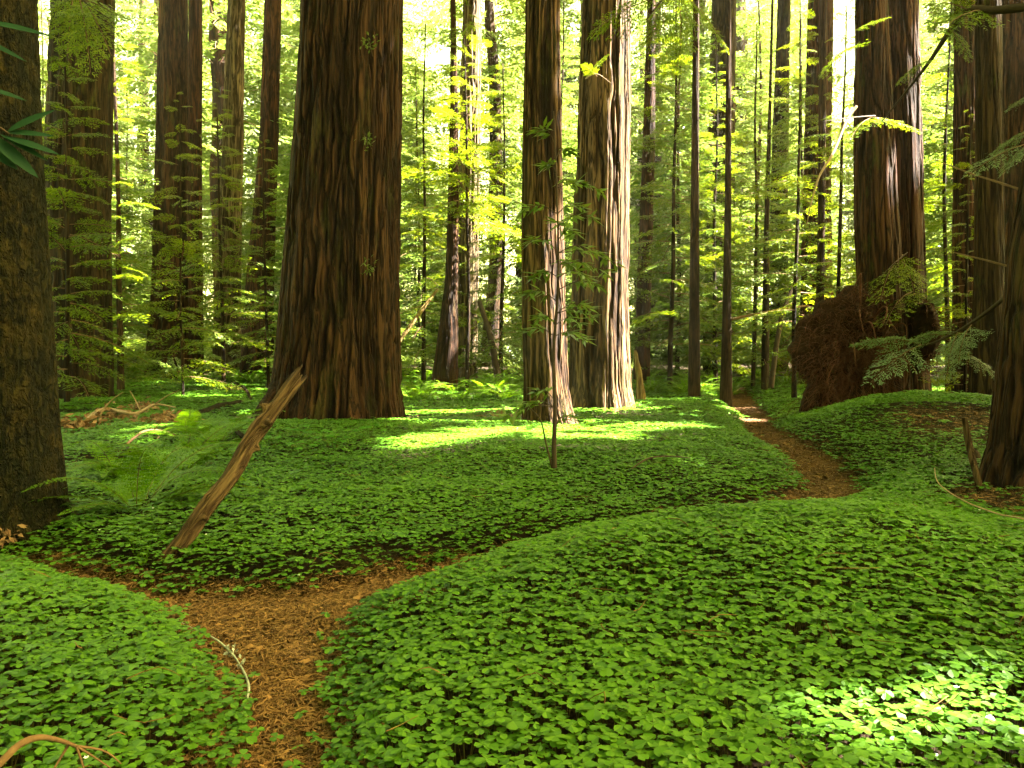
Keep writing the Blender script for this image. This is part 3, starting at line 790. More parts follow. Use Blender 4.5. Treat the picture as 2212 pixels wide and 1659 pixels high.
def lean_log():
    b0 = ground(394, 1160, .17); top = at(648, 815, b0[1] + 1.0)
    b0 = b0 - (top - b0) * .16
    n = 40; m = 90; t = np.linspace(0, 1, m)
    P = b0 + (top - b0) * t[:, None]; P[:, 0] += .035 * np.sin(t * 6) + .012 * np.sin(t * 17); P[:, 2] += .02 * np.sin(t * 5 + 1)
    axis = (top - b0) / np.linalg.norm(top - b0); s1 = np.cross(axis, [0, 1, 0]); s1 /= np.linalg.norm(s1); s2 = np.cross(axis, s1)
    a = np.linspace(0, 2 * np.pi, n, endpoint=False); T, Aq = np.meshgrid(t, a, indexing='ij')
    rad = .063 - .003 * T + .012 * np.exp(-((T - .72) / .05) ** 2)
    f = fbm(np.cos(Aq) * 2.2, np.sin(Aq) * 2.2, T * 2.5, 5, 3); rid = sstep(0, .2, np.abs(f - .5) * 2)
    rad = rad * (1 + .5 * (fbm(np.cos(Aq), np.sin(Aq), T * 6, 9, 3) - .5)) - .005 * (1 - rid)
    # knots
    for (kt, ka, kh) in ((.22, 2.4, .05), (.73, 2.2, .08), (.80, .3, .07), (.5, 4.2, .03), (.3, 1.0, .03), (.62, 3.1, .05)):
        rad = rad + kh * np.exp(-((T - kt) / .014) ** 2 - ((np.angle(np.exp(1j * (Aq - ka)))) / .38) ** 2)
    # broken forked top: rings end at different lengths
    V = P[:, None] + rad[..., None] * (np.cos(Aq)[..., None] * s1 + np.sin(Aq)[..., None] * s2)
    endm = sstep(.93, 1.0, T)
    jag = .14 * (np.abs(np.sin(Aq * 1.0 + .6)) - .45) + .08 * (vnoise(np.cos(Aq) * 4, np.sin(Aq) * 4, 0, 3) - .5)
    V = V + axis * (endm * jag)[..., None]
    V = V.reshape(-1, 3); i = np.arange(m - 1)[:, None] * n; j = np.arange(n)[None]; j2 = (j + 1) % n
    Q = np.stack([i + j, i + j2, i + n + j2, i + n + j], -1).reshape(-1, 4)
    V = np.vstack([V, top - axis * .12]); j = np.arange(n)
    cap = np.stack([np.full(n, len(V) - 1), (m - 1) * n + j, (m - 1) * n + (j + 1) % n], -1)
    rot = Vector(axis).to_track_quat('Z', 'Y'); Rm = np.array(rot.to_matrix())
    me = mesh('log', (V - b0) @ Rm, [Q, cap], M['log'], True, attr={'furrow': np.append((.45 + .2 * rid).ravel(), .1)})
    o = obj('leaning_log', me, loc=b0); o.rotation_mode = 'QUATERNION'; o.rotation_quaternion = rot
    tag(o, 'weathered broken log leaning out of the clover before the thickest trunk', 'log')
lean_log()

def slab(p0, p1, w, label, mat, name, seed, taper=.6, thick=.4):
    P = spline([p0, (np.asarray(p0) + p1) / 2 + np.array([.03, 0, .03]), p1], 30); base = P[0].copy(); n = 24
    V, Fs = tube(P - base, np.linspace(w, w * taper, 30), n, seed, .35)
    fur = np.clip(.5 + .9 * (np.resize(vnoise(np.tile(np.arange(n) * 1.1, 30), np.repeat(np.arange(30) * .12, n), 0, seed), len(V)) - .5), 0, 1)
    me = mesh(name, V, Fs, mat, True, attr={'furrow': fur})
    return tag(obj(name, me, loc=base), label, 'snag')
dh = HD - 1.2
slab(ground(535, 925) - np.array([0, 0, .2]), at(618, 800, HD - .1), .17, 'split bark slab leaning on the left foot of the thickest trunk', M['bark'], 'leaning_slab', 5, taper=.7)
p = ground(1386, 876); slab(p - np.array([0, 0, .2]), at(1372, 757, p[1]), .145, 'pointed mossy snag standing right of the sunlit flank', M['snag'], 'broken_snag', 9, taper=.25)
p = ground(1240, 905)
# dark leaning poles in the gap right of the thickest trunk
stick('leaning_pole', 'dark leaning dead pole right of the pale fluted trunk', 'dead tree', [at(1078, 830, 28), at(1060, 730, 28.4), at(1035, 650, 28.8)], [.13, .11, .08], M['twigdark'])
stick('fallen_branch', 'yellow lit dead limb slanting beside the thickest trunk', 'branch', [at(860, 740, 26), at(915, 665, 26.5), at(945, 625, 27)], [.07, .07, .05], M['snag'])
stick('leaning_pole', 'dark thin pole slanting up left of the dark red redwood', 'dead tree', [at(1665, 838, 28), at(1690, 680, 28), at(1735, 575, 28.5)], [.1, .09, .05], M['twigdark'])
stick('fallen_branch', 'thin horizontal dead limb across the thin young trunks', 'branch', [at(1578, 690, 25), at(1680, 670, 25.5), at(1745, 660, 26)], [.05, .045, .03], M['twig'])
# right side standing stick, black stub and long bent stick
p = ground(2125, 1066)
stick('standing_stick', 'upright red brown stick beside the nearest right trunk', 'stick', [p - [0, 0, .1], at(2108, 1020, p[1]), at(2093, 960, p[1] + .1), at(2083, 902, p[1] + .1)], [.038, .034, .036, .026], M['log'])
p = ground(2115, 1018)
stick('charred_stub', 'short black stub right behind the upright stick', 'stump', [p - [0, 0, .1], at(2106, 985, p[1] + .1), at(2100, 972, p[1] + .1)], [.07, .06, .03], M['twigdark'])
def lift(px, py, h):
    p = ground(px, py); return p + np.array([0, 0, h])
stick('fallen_twig', 'long thin bent twig crossing the clover at the right edge', 'twig', [lift(2018, 1055, .22), lift(2026, 1088, .2), lift(2075, 1125, .19), lift(2150, 1165, .19), lift(2215, 1190, .2), lift(2290, 1215, .15)], [.004, .005, .006, .006, .006], M['twigpale'], n=5)
stick('fallen_twig', 'curved pale stick lying on the clover in mid clearing', 'twig', [lift(1360, 1042, .13), lift(1400, 1030, .2), lift(1445, 1024, .2), lift(1492, 1022, .17)], [.007, .010, .008, .005], M['twigdark'], n=6)
stick('fallen_twig', 'short arched straw twig on the clover right of the log', 'twig', [lift(668, 1262, .1), lift(690, 1250, .17), lift(715, 1247, .17), lift(735, 1250, .12)], [.0015, .0022, .0015], M['twig'], n=5)
# lichen twig on the path edge
LT = [ground(x, y) + np.array([0, 0, .045]) for x, y in ((378, 1353), (425, 1378), (466, 1398), (497, 1425), (519, 1455), (536, 1495), (535, 1525), (518, 1557))]
lo = stick('lichen_twig', 'white lichen covered twig curving along the left edge of the footpath', 'twig', LT, [.002, .003, .005, .006, .005, .007, .007, .005], M['lichen'], n=7, rough=.3)
b = Bag(); r = np.random.default_rng(4); q = LT[3] - LT[0]
cc = np.concatenate([np.tile(q, (26, 1)) + r.normal(0, .016, (26, 3)), np.tile(LT[4] - LT[0], (12, 1)) + r.normal(0, .012, (12, 3))])
b.add(*kites(cc, r.normal(0, 1, (38, 3)), r.normal(0, 1, (38, 3)), .03, .016), 0)
obj('lichen_tuft', b.mesh('lichen_tuft', [M['lichen']]), lo)
# foreground bent branch, lower left corner
FB = [at(-60, 1700, 2.25), at(0, 1648, 2.30), at(40, 1610, 2.35), at(80, 1594, 2.40), at(120, 1597, 2.45), at(165, 1612, 2.50)]
fb = stick('bent_branch', 'bent brown branch arching over the clover in the lower left corner', 'branch', FB, [.012, .012, .011, .010, .008, .005], M['twig'], n=8)
b = Bag()
for P in ([(165, 1612, 2.50), (195, 1630, 2.50), (240, 1660, 2.50)], [(165, 1612, 2.50), (178, 1650, 2.48), (190, 1690, 2.45)], [(165, 1612, 2.50), (225, 1622, 2.55), (262, 1650, 2.55)], [(150, 1606, 2.50), (120, 1655, 2.45), (100, 1690, 2.40)]):
    b.add(*tube(spline([at(*a) for a in P], 8) - FB[0], np.linspace(.005, .0018, 8), 5))
obj('twig', b.mesh('twig', [M['twig']], True), fb)
# dead branches and withered clumps in the left glade
def clump(px, py, s, label, seed, mat='deadfern', n=160):
    r = np.random.default_rng(seed); p = ground(px, py); b = Bag()
    c = r.normal(0, 1, (n, 3)) * np.array([.17, .14, .10]) * s; c[:, 2] = np.abs(c[:, 2]) + .12
    b.add(*kites(c, r.normal(0, 1, (n, 3)) * [1, 1, .5] + [0, 0, -.5], r.normal(0, 1, (n, 3)), .16 * s, .06 * s))
    for i in range(6):
        e = c[i * 5]; b.add(*tube(spline([np.array([0, 0, 0.]), e * .6 + [0, 0, .1], e], 6), np.linspace(.012, .005, 6) * s, 4))
    return tag(obj('withered_plant', b.mesh('withered_plant', [M[mat]]), loc=p), label, 'dead plant')
clump(350, 925, 1.0, 'curled pale withered leaves at the right of the left glade', 1)
clump(372, 932, .8, 'drooping pinkish withered leaves beside the lacy ferns', 2)
clump(305, 895, .9, 'pale withered tuft hanging near the black stub in the left glade', 3)
clump(298, 930, .6, 'small withered leaf ball low in the left glade', 4)
clump(510, 850, .8, 'sunlit pale dead tuft left of the leaning slab', 5)
clump(235, 920, 1.0, 'brown withered shrub beside the foot of the dark left redwood', 6)
clump(180, 940, 1.0, 'withered twiggy tuft just right of the mossy trunk', 7)
clump(15, 1195, .5, 'brown withered fern tip at the left frame edge', 8)
def gs(px, py, h=0.0): return ground(px, py) + np.array([0, 0, h])
stick('dead_branch', 'pale forked dead branch lying across the left glade', 'branch', [gs(170, 935, .05), gs(220, 918, .3), gs(290, 922, .25), gs(335, 910, .35), gs(380, 912, .3)], [.05, .045, .035, .025, .012], M['twigpale'], sub=((.3, (.5, -.2, .35), .02), (.6, (-.3, .2, .4), .018), (.75, (.5, .1, .3), .016)))
stick('dead_branch', 'thin brown dead branch below the pale forked one', 'branch', [gs(255, 985, .05), gs(310, 970, .25), gs(360, 962, .2), gs(390, 962, .1)], [.02, .018, .014, .008], M['twig'], sub=((.5, (.3, 0, .3), .008),))
stick('charred_stub', 'short black leaning stub in the left glade', 'stump', [gs(316, 895, -.05), gs(320, 880, .1), gs(326, 868, .12)], [.06, .05, .03], M['twigdark'])
stick('charred_stub', 'short black stub at the foot of the dark left redwood', 'stump', [gs(250, 893, -.05), gs(255, 885, .05), gs(262, 876, .08)], [.07, .06, .04], M['twigdark'])
stick('fallen_log', 'half buried mossy log lying in the left clearing', 'log', [gs(420, 905, .02), gs(470, 893, .1), gs(520, 880, .08)], [.13, .14, .12], M['barkdark'])
stick('fallen_branch', 'dark mossy limb poking from the clover right of the leaning log', 'branch', [gs(585, 1010, .0), gs(560, 990, .12), gs(535, 975, .16), gs(505, 955, .2)], [.03, .035, .04, .03], M['barkdark'])
stick('fallen_branch', 'dark curved limb leaning by the bark slab', 'branch', [gs(548, 880, 0), gs(530, 860, .3), gs(505, 850, .35)], [.05, .045, .03], M['barkdark'])

# ------------------------------------------------------------------ uprooted root mass
def root_mass():
    c = at(1850, 760, 17.2); base = np.array([c[0], 17.2, hz(c[0], 17.2)])
    root = thing('root_mass', 'large dark shaggy mass of upturned roots before the fused redwood pair', 'tree roots', base)
    # outline of the shaggy plate, swept to a thick uneven dome
    out = [(1700, 770), (1706, 735), (1725, 700), (1745, 672), (1790, 640), (1840, 622), (1900, 640), (1960, 650), (1995, 668), (2006, 720), (2000, 770), (1975, 800), (1950, 815), (1925, 845), (1915, 890), (1850, 900), (1780, 905), (1735, 900), (1725, 870), (1735, 830), (1712, 800)]
    O = spline(np.array(out + out[:1], float), 140)[:-1]
    cen = np.array([1850, 770.0]); Bv = []; rows = 26
    for i in range(rows):
        f = 1 - i / (rows - 1)
        for q in O:
            px, py = cen + (q - cen) * f
            w = at(px, py, 17.2)
            jagr = 1 + .10 * (fbm(px / 26, py / 26, 0, 14, 3) - .5) * 2 * f ** 3
            w = at(*(cen + (q - cen) * f * jagr), 17.2)
            dome = .75 * math.sqrt(max(0, 1 - f * f)) - .45 * math.exp(-((f - .25) / .22) ** 2)
            nz_ = fbm(w[0] * 2.2, w[2] * 2.2, 0, 5, 4) - .5
            Bv.append((w[0] - base[0], (-dome - 1.0 * nz_ * (1 - .6 * f)) * (1 - sstep(1880, 1905, px)) * (1 if px < 1930 else 0) + 1.0 * sstep(1880, 1905, px) * (1 - sstep(1958, 1972, px)) - (dome + .8 * nz_) * sstep(1958, 1972, px) - .25, w[2] - base[2] + .18 * (vnoise(w[0] * 4, w[2] * 4, 1, 8) - .5)))
    Bv = np.array(Bv); n = len(O); back = Bv.copy(); back[:, 1] = back[:, 1] + .5 ; back[:n] = Bv[:n]
    def q(off, flip):
        i = np.arange(rows - 1)[:, None] * n; j = np.arange(n)[None]; j2 = (j + 1) % n
        Q = np.stack([i + j, i + j2, i + n + j2, i + n + j], -1).reshape(-1, 4) + off
        return Q[:, ::-1] if flip else Q
    obj('root_core', mesh('root_core', np.vstack([Bv, back]), [q(0, False), q(len(Bv), True)], M['rootcore'], True), root)
    r = np.random.default_rng(12); b = Bag()
    for k in range(5200):
        i = r.integers(0, len(Bv)); p = Bv[i] + r.normal(0, .03, 3)
        rel = Bv[i] - np.array([0, 0, 1.0]); d0 = rel / (np.linalg.norm(rel) + .01) + r.normal(0, .55, 3) + np.array([0, -.35, 0])
        L = r.uniform(.1, .42); e1 = p + d0 * L * .4 + [0, 0, -.03]; e2 = e1 + d0 * L * .3 + np.array([r.normal(0, .1), r.normal(0, .1), -L * .55])
        V, Fs = tube(spline([p, e1, e2], 5), np.linspace(r.uniform(.003, .010), .002, 5), 3, cap=False)
        b.add(V, Fs)
    o = obj('root_fibres', b.mesh('root_fibres', [M['root']]), root); o['kind'] = 'stuff'
    for k in range(14):
        i = r.integers(0, len(Bv)); p = Bv[i]
        rel = p - np.array([0, 0, 1.0]); d0 = rel / (np.linalg.norm(rel) + .01) + np.array([0, -.5, 0]) + r.normal(0, .3, 3)
        P = spline([p - d0 * .2, p + d0 * .25, p + d0 * .45 + [0, 0, -.2], p + d0 * .5 + r.normal(0, .1, 3) + [0, 0, -.55]], 12)
        obj('root', Bag().add(*tube(P, np.linspace(r.uniform(.018, .04), .005, 12), 7, k, .2)).mesh('root', [M['root']], True), root)
    return root
root_mass()

# ------------------------------------------------------------------ broadleaf sapling before the central pair
def leaf_cloud(b, P, D, r, L, W):
    n = len(P); N = np.tile([0, 0, 1.0], (n, 1)) + r.normal(0, .35, (n, 3))
    b.add(*kites(P, D, N, L * r.uniform(.7, 1.2, n), W, .15), 0)
def sapling():
    base = ground(1198, 1034); d = base[1]
    root = thing('tanoak_sapling', 'slender narrow leaved sapling standing in the clover before the sunlit pair', 'sapling', base)
    stem = spline([base, at(1197, 960, d), at(1199, 880, d), at(1196, 760, d), at(1206, 600, d), at(1203, 420, d + .1), at(1196, 240, d + .1)], 40)
    obj('stem', Bag().add(*tube(stem - base, np.linspace(.030, .007, 40), 8, 2, .1)).mesh('stem', [M['twigdark']], True), root)
    st2 = spline([base + [0, 0, .02], at(1180, 960, d), at(1166, 905, d - .05), at(1130, 870, d - .1)], 16)
    obj('stem', Bag().add(*tube(st2 - base, np.linspace(.014, .005, 16), 6)).mesh('stem', [M['twigdark']], True), root)
    r = np.random.default_rng(21); lv = Bag()
    tips = [(1330, 570, .2), (1300, 620, -.3), (1270, 665, .1), (1135, 635, -.2), (1150, 600, .2), (1260, 450, .1), (1280, 470, -.2), (1130, 455, .1), (1290, 545, .3),
            (1245, 505, -.4), (1160, 690, .3), (1255, 700, .2), (1310, 590, .4), (1180, 360, 0), (1230, 330, .2), (1165, 280, -.1), (1245, 400, .3), (1145, 520, -.3), (1285, 690, -.2), (1265, 735, .3),
            (1120, 880, -.1), (1150, 850, .2), (1090, 900, -.2), (1240, 905, .2), (1135, 720, .3), (1300, 415, .2), (1210, 480, -.3), (1240, 580, .4), (1270, 600, -.4)]
    for (px, py, dd) in tips:
        e = at(px, py, d + dd); zq = e[2] + .02 + .25 * abs(px - 1200) / 130
        i = int(np.clip(np.interp(zq - .1, stem[:, 2], np.arange(40)), 2, 38)); s0 = stem[i]
        mid = (s0 + e) / 2 + np.array([0, 0, .08]); br = spline([s0, mid, e], 12)
        obj('branch', Bag().add(*tube(br - base, np.linspace(.006, .002, 12), 4)).mesh('branch', [M['twigdark']]), root)
        k = 22; t = r.uniform(.3, 1.0, k); q = np.stack([np.interp(t, np.linspace(0, 1, 12), br[:, c]) for c in range(3)], 1) - base
        dv = (e - s0); dv /= np.linalg.norm(dv) + 1e-6; sd = np.array([-dv[1], dv[0], 0])
        D = dv * .6 + np.outer(r.choice([-1, 1], k), sd) * .8 + r.normal(0, .35, (k, 3)) + [0, 0, -.35]
        leaf_cloud(lv, q, D, r, .165, .040)
    obj('foliage', lv.mesh('foliage', [M['tanoak']]), root)
sapling()

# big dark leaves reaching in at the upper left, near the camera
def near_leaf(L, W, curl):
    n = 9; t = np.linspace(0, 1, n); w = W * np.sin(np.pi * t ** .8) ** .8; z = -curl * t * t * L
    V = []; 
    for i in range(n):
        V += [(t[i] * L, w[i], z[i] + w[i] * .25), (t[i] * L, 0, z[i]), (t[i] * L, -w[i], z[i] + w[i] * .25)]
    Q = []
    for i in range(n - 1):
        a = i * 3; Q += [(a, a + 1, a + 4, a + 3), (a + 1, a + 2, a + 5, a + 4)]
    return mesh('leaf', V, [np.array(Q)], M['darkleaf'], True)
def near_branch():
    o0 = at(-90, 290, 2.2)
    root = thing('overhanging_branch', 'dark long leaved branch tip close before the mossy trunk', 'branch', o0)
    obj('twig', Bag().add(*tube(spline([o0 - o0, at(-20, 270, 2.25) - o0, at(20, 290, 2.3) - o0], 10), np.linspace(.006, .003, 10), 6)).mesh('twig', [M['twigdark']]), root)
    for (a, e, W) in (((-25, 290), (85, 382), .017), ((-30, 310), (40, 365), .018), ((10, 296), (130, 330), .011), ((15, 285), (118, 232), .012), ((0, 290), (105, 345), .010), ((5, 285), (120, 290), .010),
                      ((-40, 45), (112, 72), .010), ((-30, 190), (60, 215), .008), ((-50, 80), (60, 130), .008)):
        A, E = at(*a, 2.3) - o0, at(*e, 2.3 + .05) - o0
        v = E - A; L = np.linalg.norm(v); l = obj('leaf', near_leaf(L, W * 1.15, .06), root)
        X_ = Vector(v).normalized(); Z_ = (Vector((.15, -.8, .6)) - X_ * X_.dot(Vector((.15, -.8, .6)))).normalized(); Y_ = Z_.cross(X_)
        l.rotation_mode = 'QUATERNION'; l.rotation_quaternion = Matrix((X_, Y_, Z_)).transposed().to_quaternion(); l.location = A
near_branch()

# conifer limbs reaching in from the right and top
def limb(label, P, rad, sprays, mats, mat=None, protos=HI, group=None):
    base = np.asarray(P[0], float)
    root = thing('conifer_limb', label, 'branch', base, group)
    Q = spline(P, 24); obj('limb', Bag().add(*tube(Q - base, np.interp(np.linspace(0, 1, 24), np.linspace(0, 1, len(rad)), rad), 7, 3, .15)).mesh('limb', [mat or M['twigdark']], True), root)
    b = Bag()
    for k, (p, e, dz) in enumerate(sprays):
        p, e = np.asarray(p), np.asarray(e); v = e - p; L = np.linalg.norm(v)
        place_branch(b, protos[k % 3], p - base, math.atan2(v[1], v[0]), L, math.asin(np.clip(v[2] / L, -1, 1)), dz)
    if sprays: obj('foliage', b.mesh('foliage', mats), root)
    return root
SM = [M['silver'], M['twig']]
limb('dark mossy limb slanting down across the top right corner', [at(2240, 12, 8.5), at(2150, 22, 8.7), at(2090, 22, 8.8), at(2060, 55, 9), at(2010, 130, 9.4), at(1960, 195, 9.8), at(1905, 262, 10.2)], [.05, .045, .045, .035, .022, .014, .006],
     [(at(2100, 25, 8.8), at(2000, -25, 8.6), .4), (at(2130, 22, 8.8), at(2030, 10, 8.2), -.3), (at(2010, 130, 9.4), at(1930, 150, 9.2), .3), (at(2050, 60, 9), at(2110, 110, 8.8), .5)], NM)
limb('dead limb with pale silvery sprays before the root mass', [at(2230, 590, 8.6), at(2150, 660, 8.9), at(2070, 715, 9.2), at(2000, 745, 9.4), at(1960, 735, 9.5)], [.028, .024, .018, .012, .005],
     [(at(1985, 742, 9.4), at(1850, 700, 9.2), .3), (at(1990, 745, 9.4), at(1882, 782, 9.0), -.2), (at(2040, 725, 9.2), at(1960, 705, 8.9), .5), (at(2070, 715, 9.2), at(2030, 790, 8.9), .2), (at(2100, 700, 9.1), at(2050, 752, 8.7), .4), (at(2080, 760, 9.1), at(2170, 800, 8.9), .4)], SM)
limb('pale sprays reaching in at the right edge halfway up', [at(2260, 270, 7.5), at(2200, 300, 7.6), at(2140, 330, 7.7)], [.014, .01, .004],
     [(at(2230, 285, 7.5), at(2135, 300, 7.4), .4), (at(2220, 310, 7.6), at(2095, 338, 7.5), -.3), (at(2240, 300, 7.6), at(2150, 340, 7.4), .3), (at(2240, 200, 7.6), at(2170, 215, 7.5), .2)], SM)
limb('bare thin dead limb crossing the right edge trunks', [at(2230, 418, 8.3), at(2160, 395, 8.6), at(2090, 372, 8.9), at(2020, 345, 9.3)], [.014, .012, .009, .004], [], SM, M['twig'])
limb('lower bare dead limb crossing the right edge trunks', [at(2230, 590, 8.5), at(2140, 565, 8.8), at(2060, 545, 9.1)], [.012, .011, .006], [], SM, M['twig'])
limb('sunlit pinkish dead limb hanging left of the fused pair', [at(1850, 230, 16), at(1828, 262, 15.8), at(1800, 330, 15.5), at(1770, 380, 15.2), at(1752, 440, 15.2), at(1742, 490, 15.4)], [.030, .028, .026, .02, .014, .006], [], SM, M['twigpale'])
limb('shadowed spray of needles before the upper left of the fused pair', [at(1890, 250, 14.5), at(1830, 255, 14), at(1780, 262, 13.6)], [.014, .010, .004],
     [(at(1870, 252, 14.4), at(1990, 253, 14.2), .2), (at(1880, 255, 14.4), at(1825, 272, 13.8), .2), (at(1850, 100, 14.4), at(1760, 120, 13.8), .4), (at(1840, 70, 14.4), at(1910, 20, 14), .4)], NM)
limb('leafy green sprays hanging over the fused redwood above the root mass', [at(1960, 545, 16.8), at(1930, 570, 16.4), at(1900, 600, 16)], [.012, .009, .004],
     [(at(1950, 550, 17.2), at(1880, 600, 16), .3), (at(1945, 560, 17.2), at(1990, 600, 16), -.2), (at(1950, 545, 17.2), at(1890, 545, 17.2), .5), (at(1970, 630, 17.2), at(1900, 650, 16), .2)], NM)
limb('sunlit leafy spray on the broad sunlit redwood', [at(1265, 170, D9 - .9), at(1290, 160, D9 - 1.1), at(1320, 180, D9 - 1.2)], [.015, .01, .004],
     [(at(1270, 165, D9 - 1), at(1300, 110, D9 - 1.3), .5), (at(1290, 165, D9 - 1), at(1260, 130, D9 - 1.3), .3)], NM, M['twigpale'])
limb('feathery conifer boughs hanging over the top between sunlit flank and slim redwood', [at(1480, -60, 15), at(1430, 0, 14.6), at(1390, 50, 14.4)], [.03, .02, .006],
     [(at(1470, -50, 15), at(1370, 45, 14.2), .2), (at(1460, -40, 14.8), at(1500, 110, 14.2), -.2), (at(1440, -10, 14.7), at(1260, 20, 14.2), .3), (at(1450, -30, 14.8), at(1600, 60, 14.5), .3), (at(1430, 10, 14.6), at(1440, 130, 14.2), .3)], NM)
limb('dark green sprays hanging at the top before the dark left redwood', [at(130, -60, 12), at(180, 0, 11.6), at(235, 40, 11.2)], [.03, .02, .006],
     [(at(150, -40, 12), at(245, 50, 11.2), .2), (at(160, -20, 11.8), at(140, 90, 11.4), -.2), (at(180, 0, 11.6), at(290, 20, 11.2), .3), (at(170, -10, 11.6), at(205, 130, 11.4), .3)], NM)
# small leaf sprigs on the thickest trunk
for k, (px, py, lab) in enumerate(((798, 95, 'topmost tiny leaf sprig sprouting from the thickest trunk'), (795, 300, 'middle tiny leaf sprig sprouting from the thickest trunk'), (800, 580, 'lowest tiny leaf sprig sprouting from the thickest trunk'))):
    r = np.random.default_rng(k); p = at(px, py, HD - 1.28); b = Bag(); n = 34
    leaf_cloud(b, r.normal(0, .075, (n, 3)) * [1, .5, 1.2], r.normal(0, 1, (n, 3)) + [0, -.4, -.2], r, .10, .035)
    b.add(*tube(spline([[0, .35, -.1], [0, .1, .02], [0, 0, .05]], 6), np.linspace(.008, .003, 6), 4), 1)
    tag(obj('leaf_sprig', b.mesh('leaf_sprig', [M['needlefar'], M['twig']]), loc=p), lab, 'sprig')
# bright low maple-like seedlings around the log
for k, (px, py) in enumerate(((720, 990), (690, 975), (650, 1000), (640, 965), (800, 960), (590, 985))):
    r = np.random.default_rng(60 + k); p = ground(px, py); b = Bag(); n = 9
    a = np.arange(n) * 2.4; rr_ = r.uniform(.05, .22, n); C = np.stack([np.cos(a) * rr_, np.sin(a) * rr_, r.uniform(.22, .32, n)], 1)
    for c in C:
        an = r.uniform(0, 6.28) + np.array([-1.1, -.5, 0, .5, 1.1]); D = np.stack([np.cos(an), np.sin(an), np.full(5, -.25)], 1)
        b.add(*kites(np.tile(c, (5, 1)), D, np.tile([0, 0, 1.0], (5, 1)) + r.normal(0, .1, (5, 3)), np.array([.07, .1, .12, .1, .07]), .055), 0)
        b.add(*tube([[0, 0, 0], c * [.5, .5, .8], c], [.003, .002, .002], 3, cap=False), 1)
    tag(obj('seedling', b.mesh('seedling', [M['maple'], M['stem']]), loc=p), 'low broad leaved seedling in the clover right of the leaning log', 'seedling', 'seedlings by the leaning log')

for (tx, ty, tr) in TREEBASES:
    if ty < 27 and tr > .25: SPOTS.append((tx, ty, tr * 1.3))
# ------------------------------------------------------------------ footpath litter
def litter():
    r = np.random.default_rng(8); b = Bag()
    for (y0, y1, n, ls) in ((1.6, 6.2, 38000, 1.0), (6.2, 13, 16000, 1.3), (13, 30, 9000, 1.4)):
        x = r.uniform(-7, 10, n * 12); y = r.uniform(y0, y1, n * 12); k = np.abs(x) < .78 * y + .5; x, y = x[k], y[k]
        sd = path_sd(x, y); k = (sd < .16) | (r.uniform(0, 1, len(x)) < .9 * bare(x, y)); x, y, sd = x[k][:n], y[k][:n], sd[k][:n]; m = len(x)
        z = hfun(x, y, sd) + r.uniform(.002, .022, m); a = r.uniform(0, 6.28, m); bend = r.normal(0, .5, m)
        L = ls * r.lognormal(-3.05, .5, m); W = ls * r.lognormal(-6.25, .45, m); chip = r.uniform(0, 1, m) < .05
        W[chip] *= 4; L[chip] *= .6
        pts = []
        for t in (-1, 0, 1):
            aa = a + bend * t * .5
            cx = x + np.cos(aa) * L * t * .5; cy = y + np.sin(aa) * L * t * .5; cz = z + .004 * (1 - abs(t)) + r.normal(0, .004, m)
            nx_, ny_ = -np.sin(aa) * W * (1 - .5 * abs(t)), np.cos(aa) * W * (1 - .5 * abs(t))
            tz = r.normal(0, .6, m) * W
            pts += [np.stack([cx + nx_, cy + ny_, cz + tz], 1), np.stack([cx - nx_, cy - ny_, cz - tz], 1)]
        V = np.stack(pts, 1).reshape(-1, 3); o = np.arange(m)[:, None] * 6
        b.add(V, [np.concatenate([o + [0, 1, 3, 2], o + [2, 3, 5, 4]])])
    for k in range(230):                               # small dead twigs caught on top of the clover
        y = 2.2 + 17 * r.uniform(0, 1) ** 1.5; x = r.uniform(-.72, .72) * y
        if path_sd(np.array([x]), np.array([y]))[0] < .2: continue
        z = hz(x, y) + r.uniform(.13, .19); a = r.uniform(0, 6.28); L = r.uniform(.06, .24)
        d = np.array([math.cos(a), math.sin(a), 0]) * L; p0 = np.array([x, y, z])
        V, Fs = tube(spline([p0 - d * .5, p0 + [0, 0, r.uniform(-.02, .03)] + r.normal(0, .02, 3), p0 + d * .5 + [0, 0, r.normal(0, .02)]], 5), [.0022, .0022, .002, .0018, .001], 3, cap=False)
        b.add(V, Fs)
    return b.mesh('needle_litter', [M['chips']])
tag(obj('needle_litter', litter()), 'brown fallen needles and bark chips covering the footpath', 'litter', kind='stuff')

# clover last: it keeps clear of the trunks
build_clover()
tag(obj('clover', cb.mesh('clover', [M['clover'], M['stem'], M['petal']])), 'dense carpet of three leaved wood sorrel covering the forest floor', 'clover', kind='stuff')

# ------------------------------------------------------------------ sun, added sun-blocking foliage and its gaps, sky
EL = R(50); AZ = R(5)     # the sun stands at the right
SUN = np.array([math.cos(EL) * math.cos(AZ), math.cos(EL) * math.sin(AZ), math.sin(EL)])
def foot(p): p = np.asarray(p, float); return p[:2] - SUN[:2] * (p[2] / SUN[2])
GAPS = []
def gap(p, rx, ry): q = foot(p); GAPS.append((q[0], q[1], rx, ry))
def gap_line(p, q, r, n=12):
    for t in np.linspace(0, 1, n): gap(np.asarray(p) * (1 - t) + np.asarray(q) * t, r, r)
def gg(px, py, rx, ry): gap(ground(px, py, .16), rx, ry)
for px in (890, 940, 990): gg(px, 886, .6, .3)
for px, py in ((980, 928), (900, 952), (860, 962)): gg(px, py, .1, -.1)
for px, py in ((1060, 925), (1000, 938), (930, 945), (1110, 930)): gg(px, py, .45, .35)
for px, py in ((1270, 938), (1330, 928), (1390, 918), (1450, 916), (1340, 888), (1300, 892), (1390, 884), (1230, 925)): gg(px, py, .55, .35)
for px, py in ((1480, 888), (1510, 886), (1600, 890), (1610, 870)): gg(px, py, .4, .4)
for px, py in ((500, 852), (540, 850), (430, 845)): gg(px, py, .8, .5)
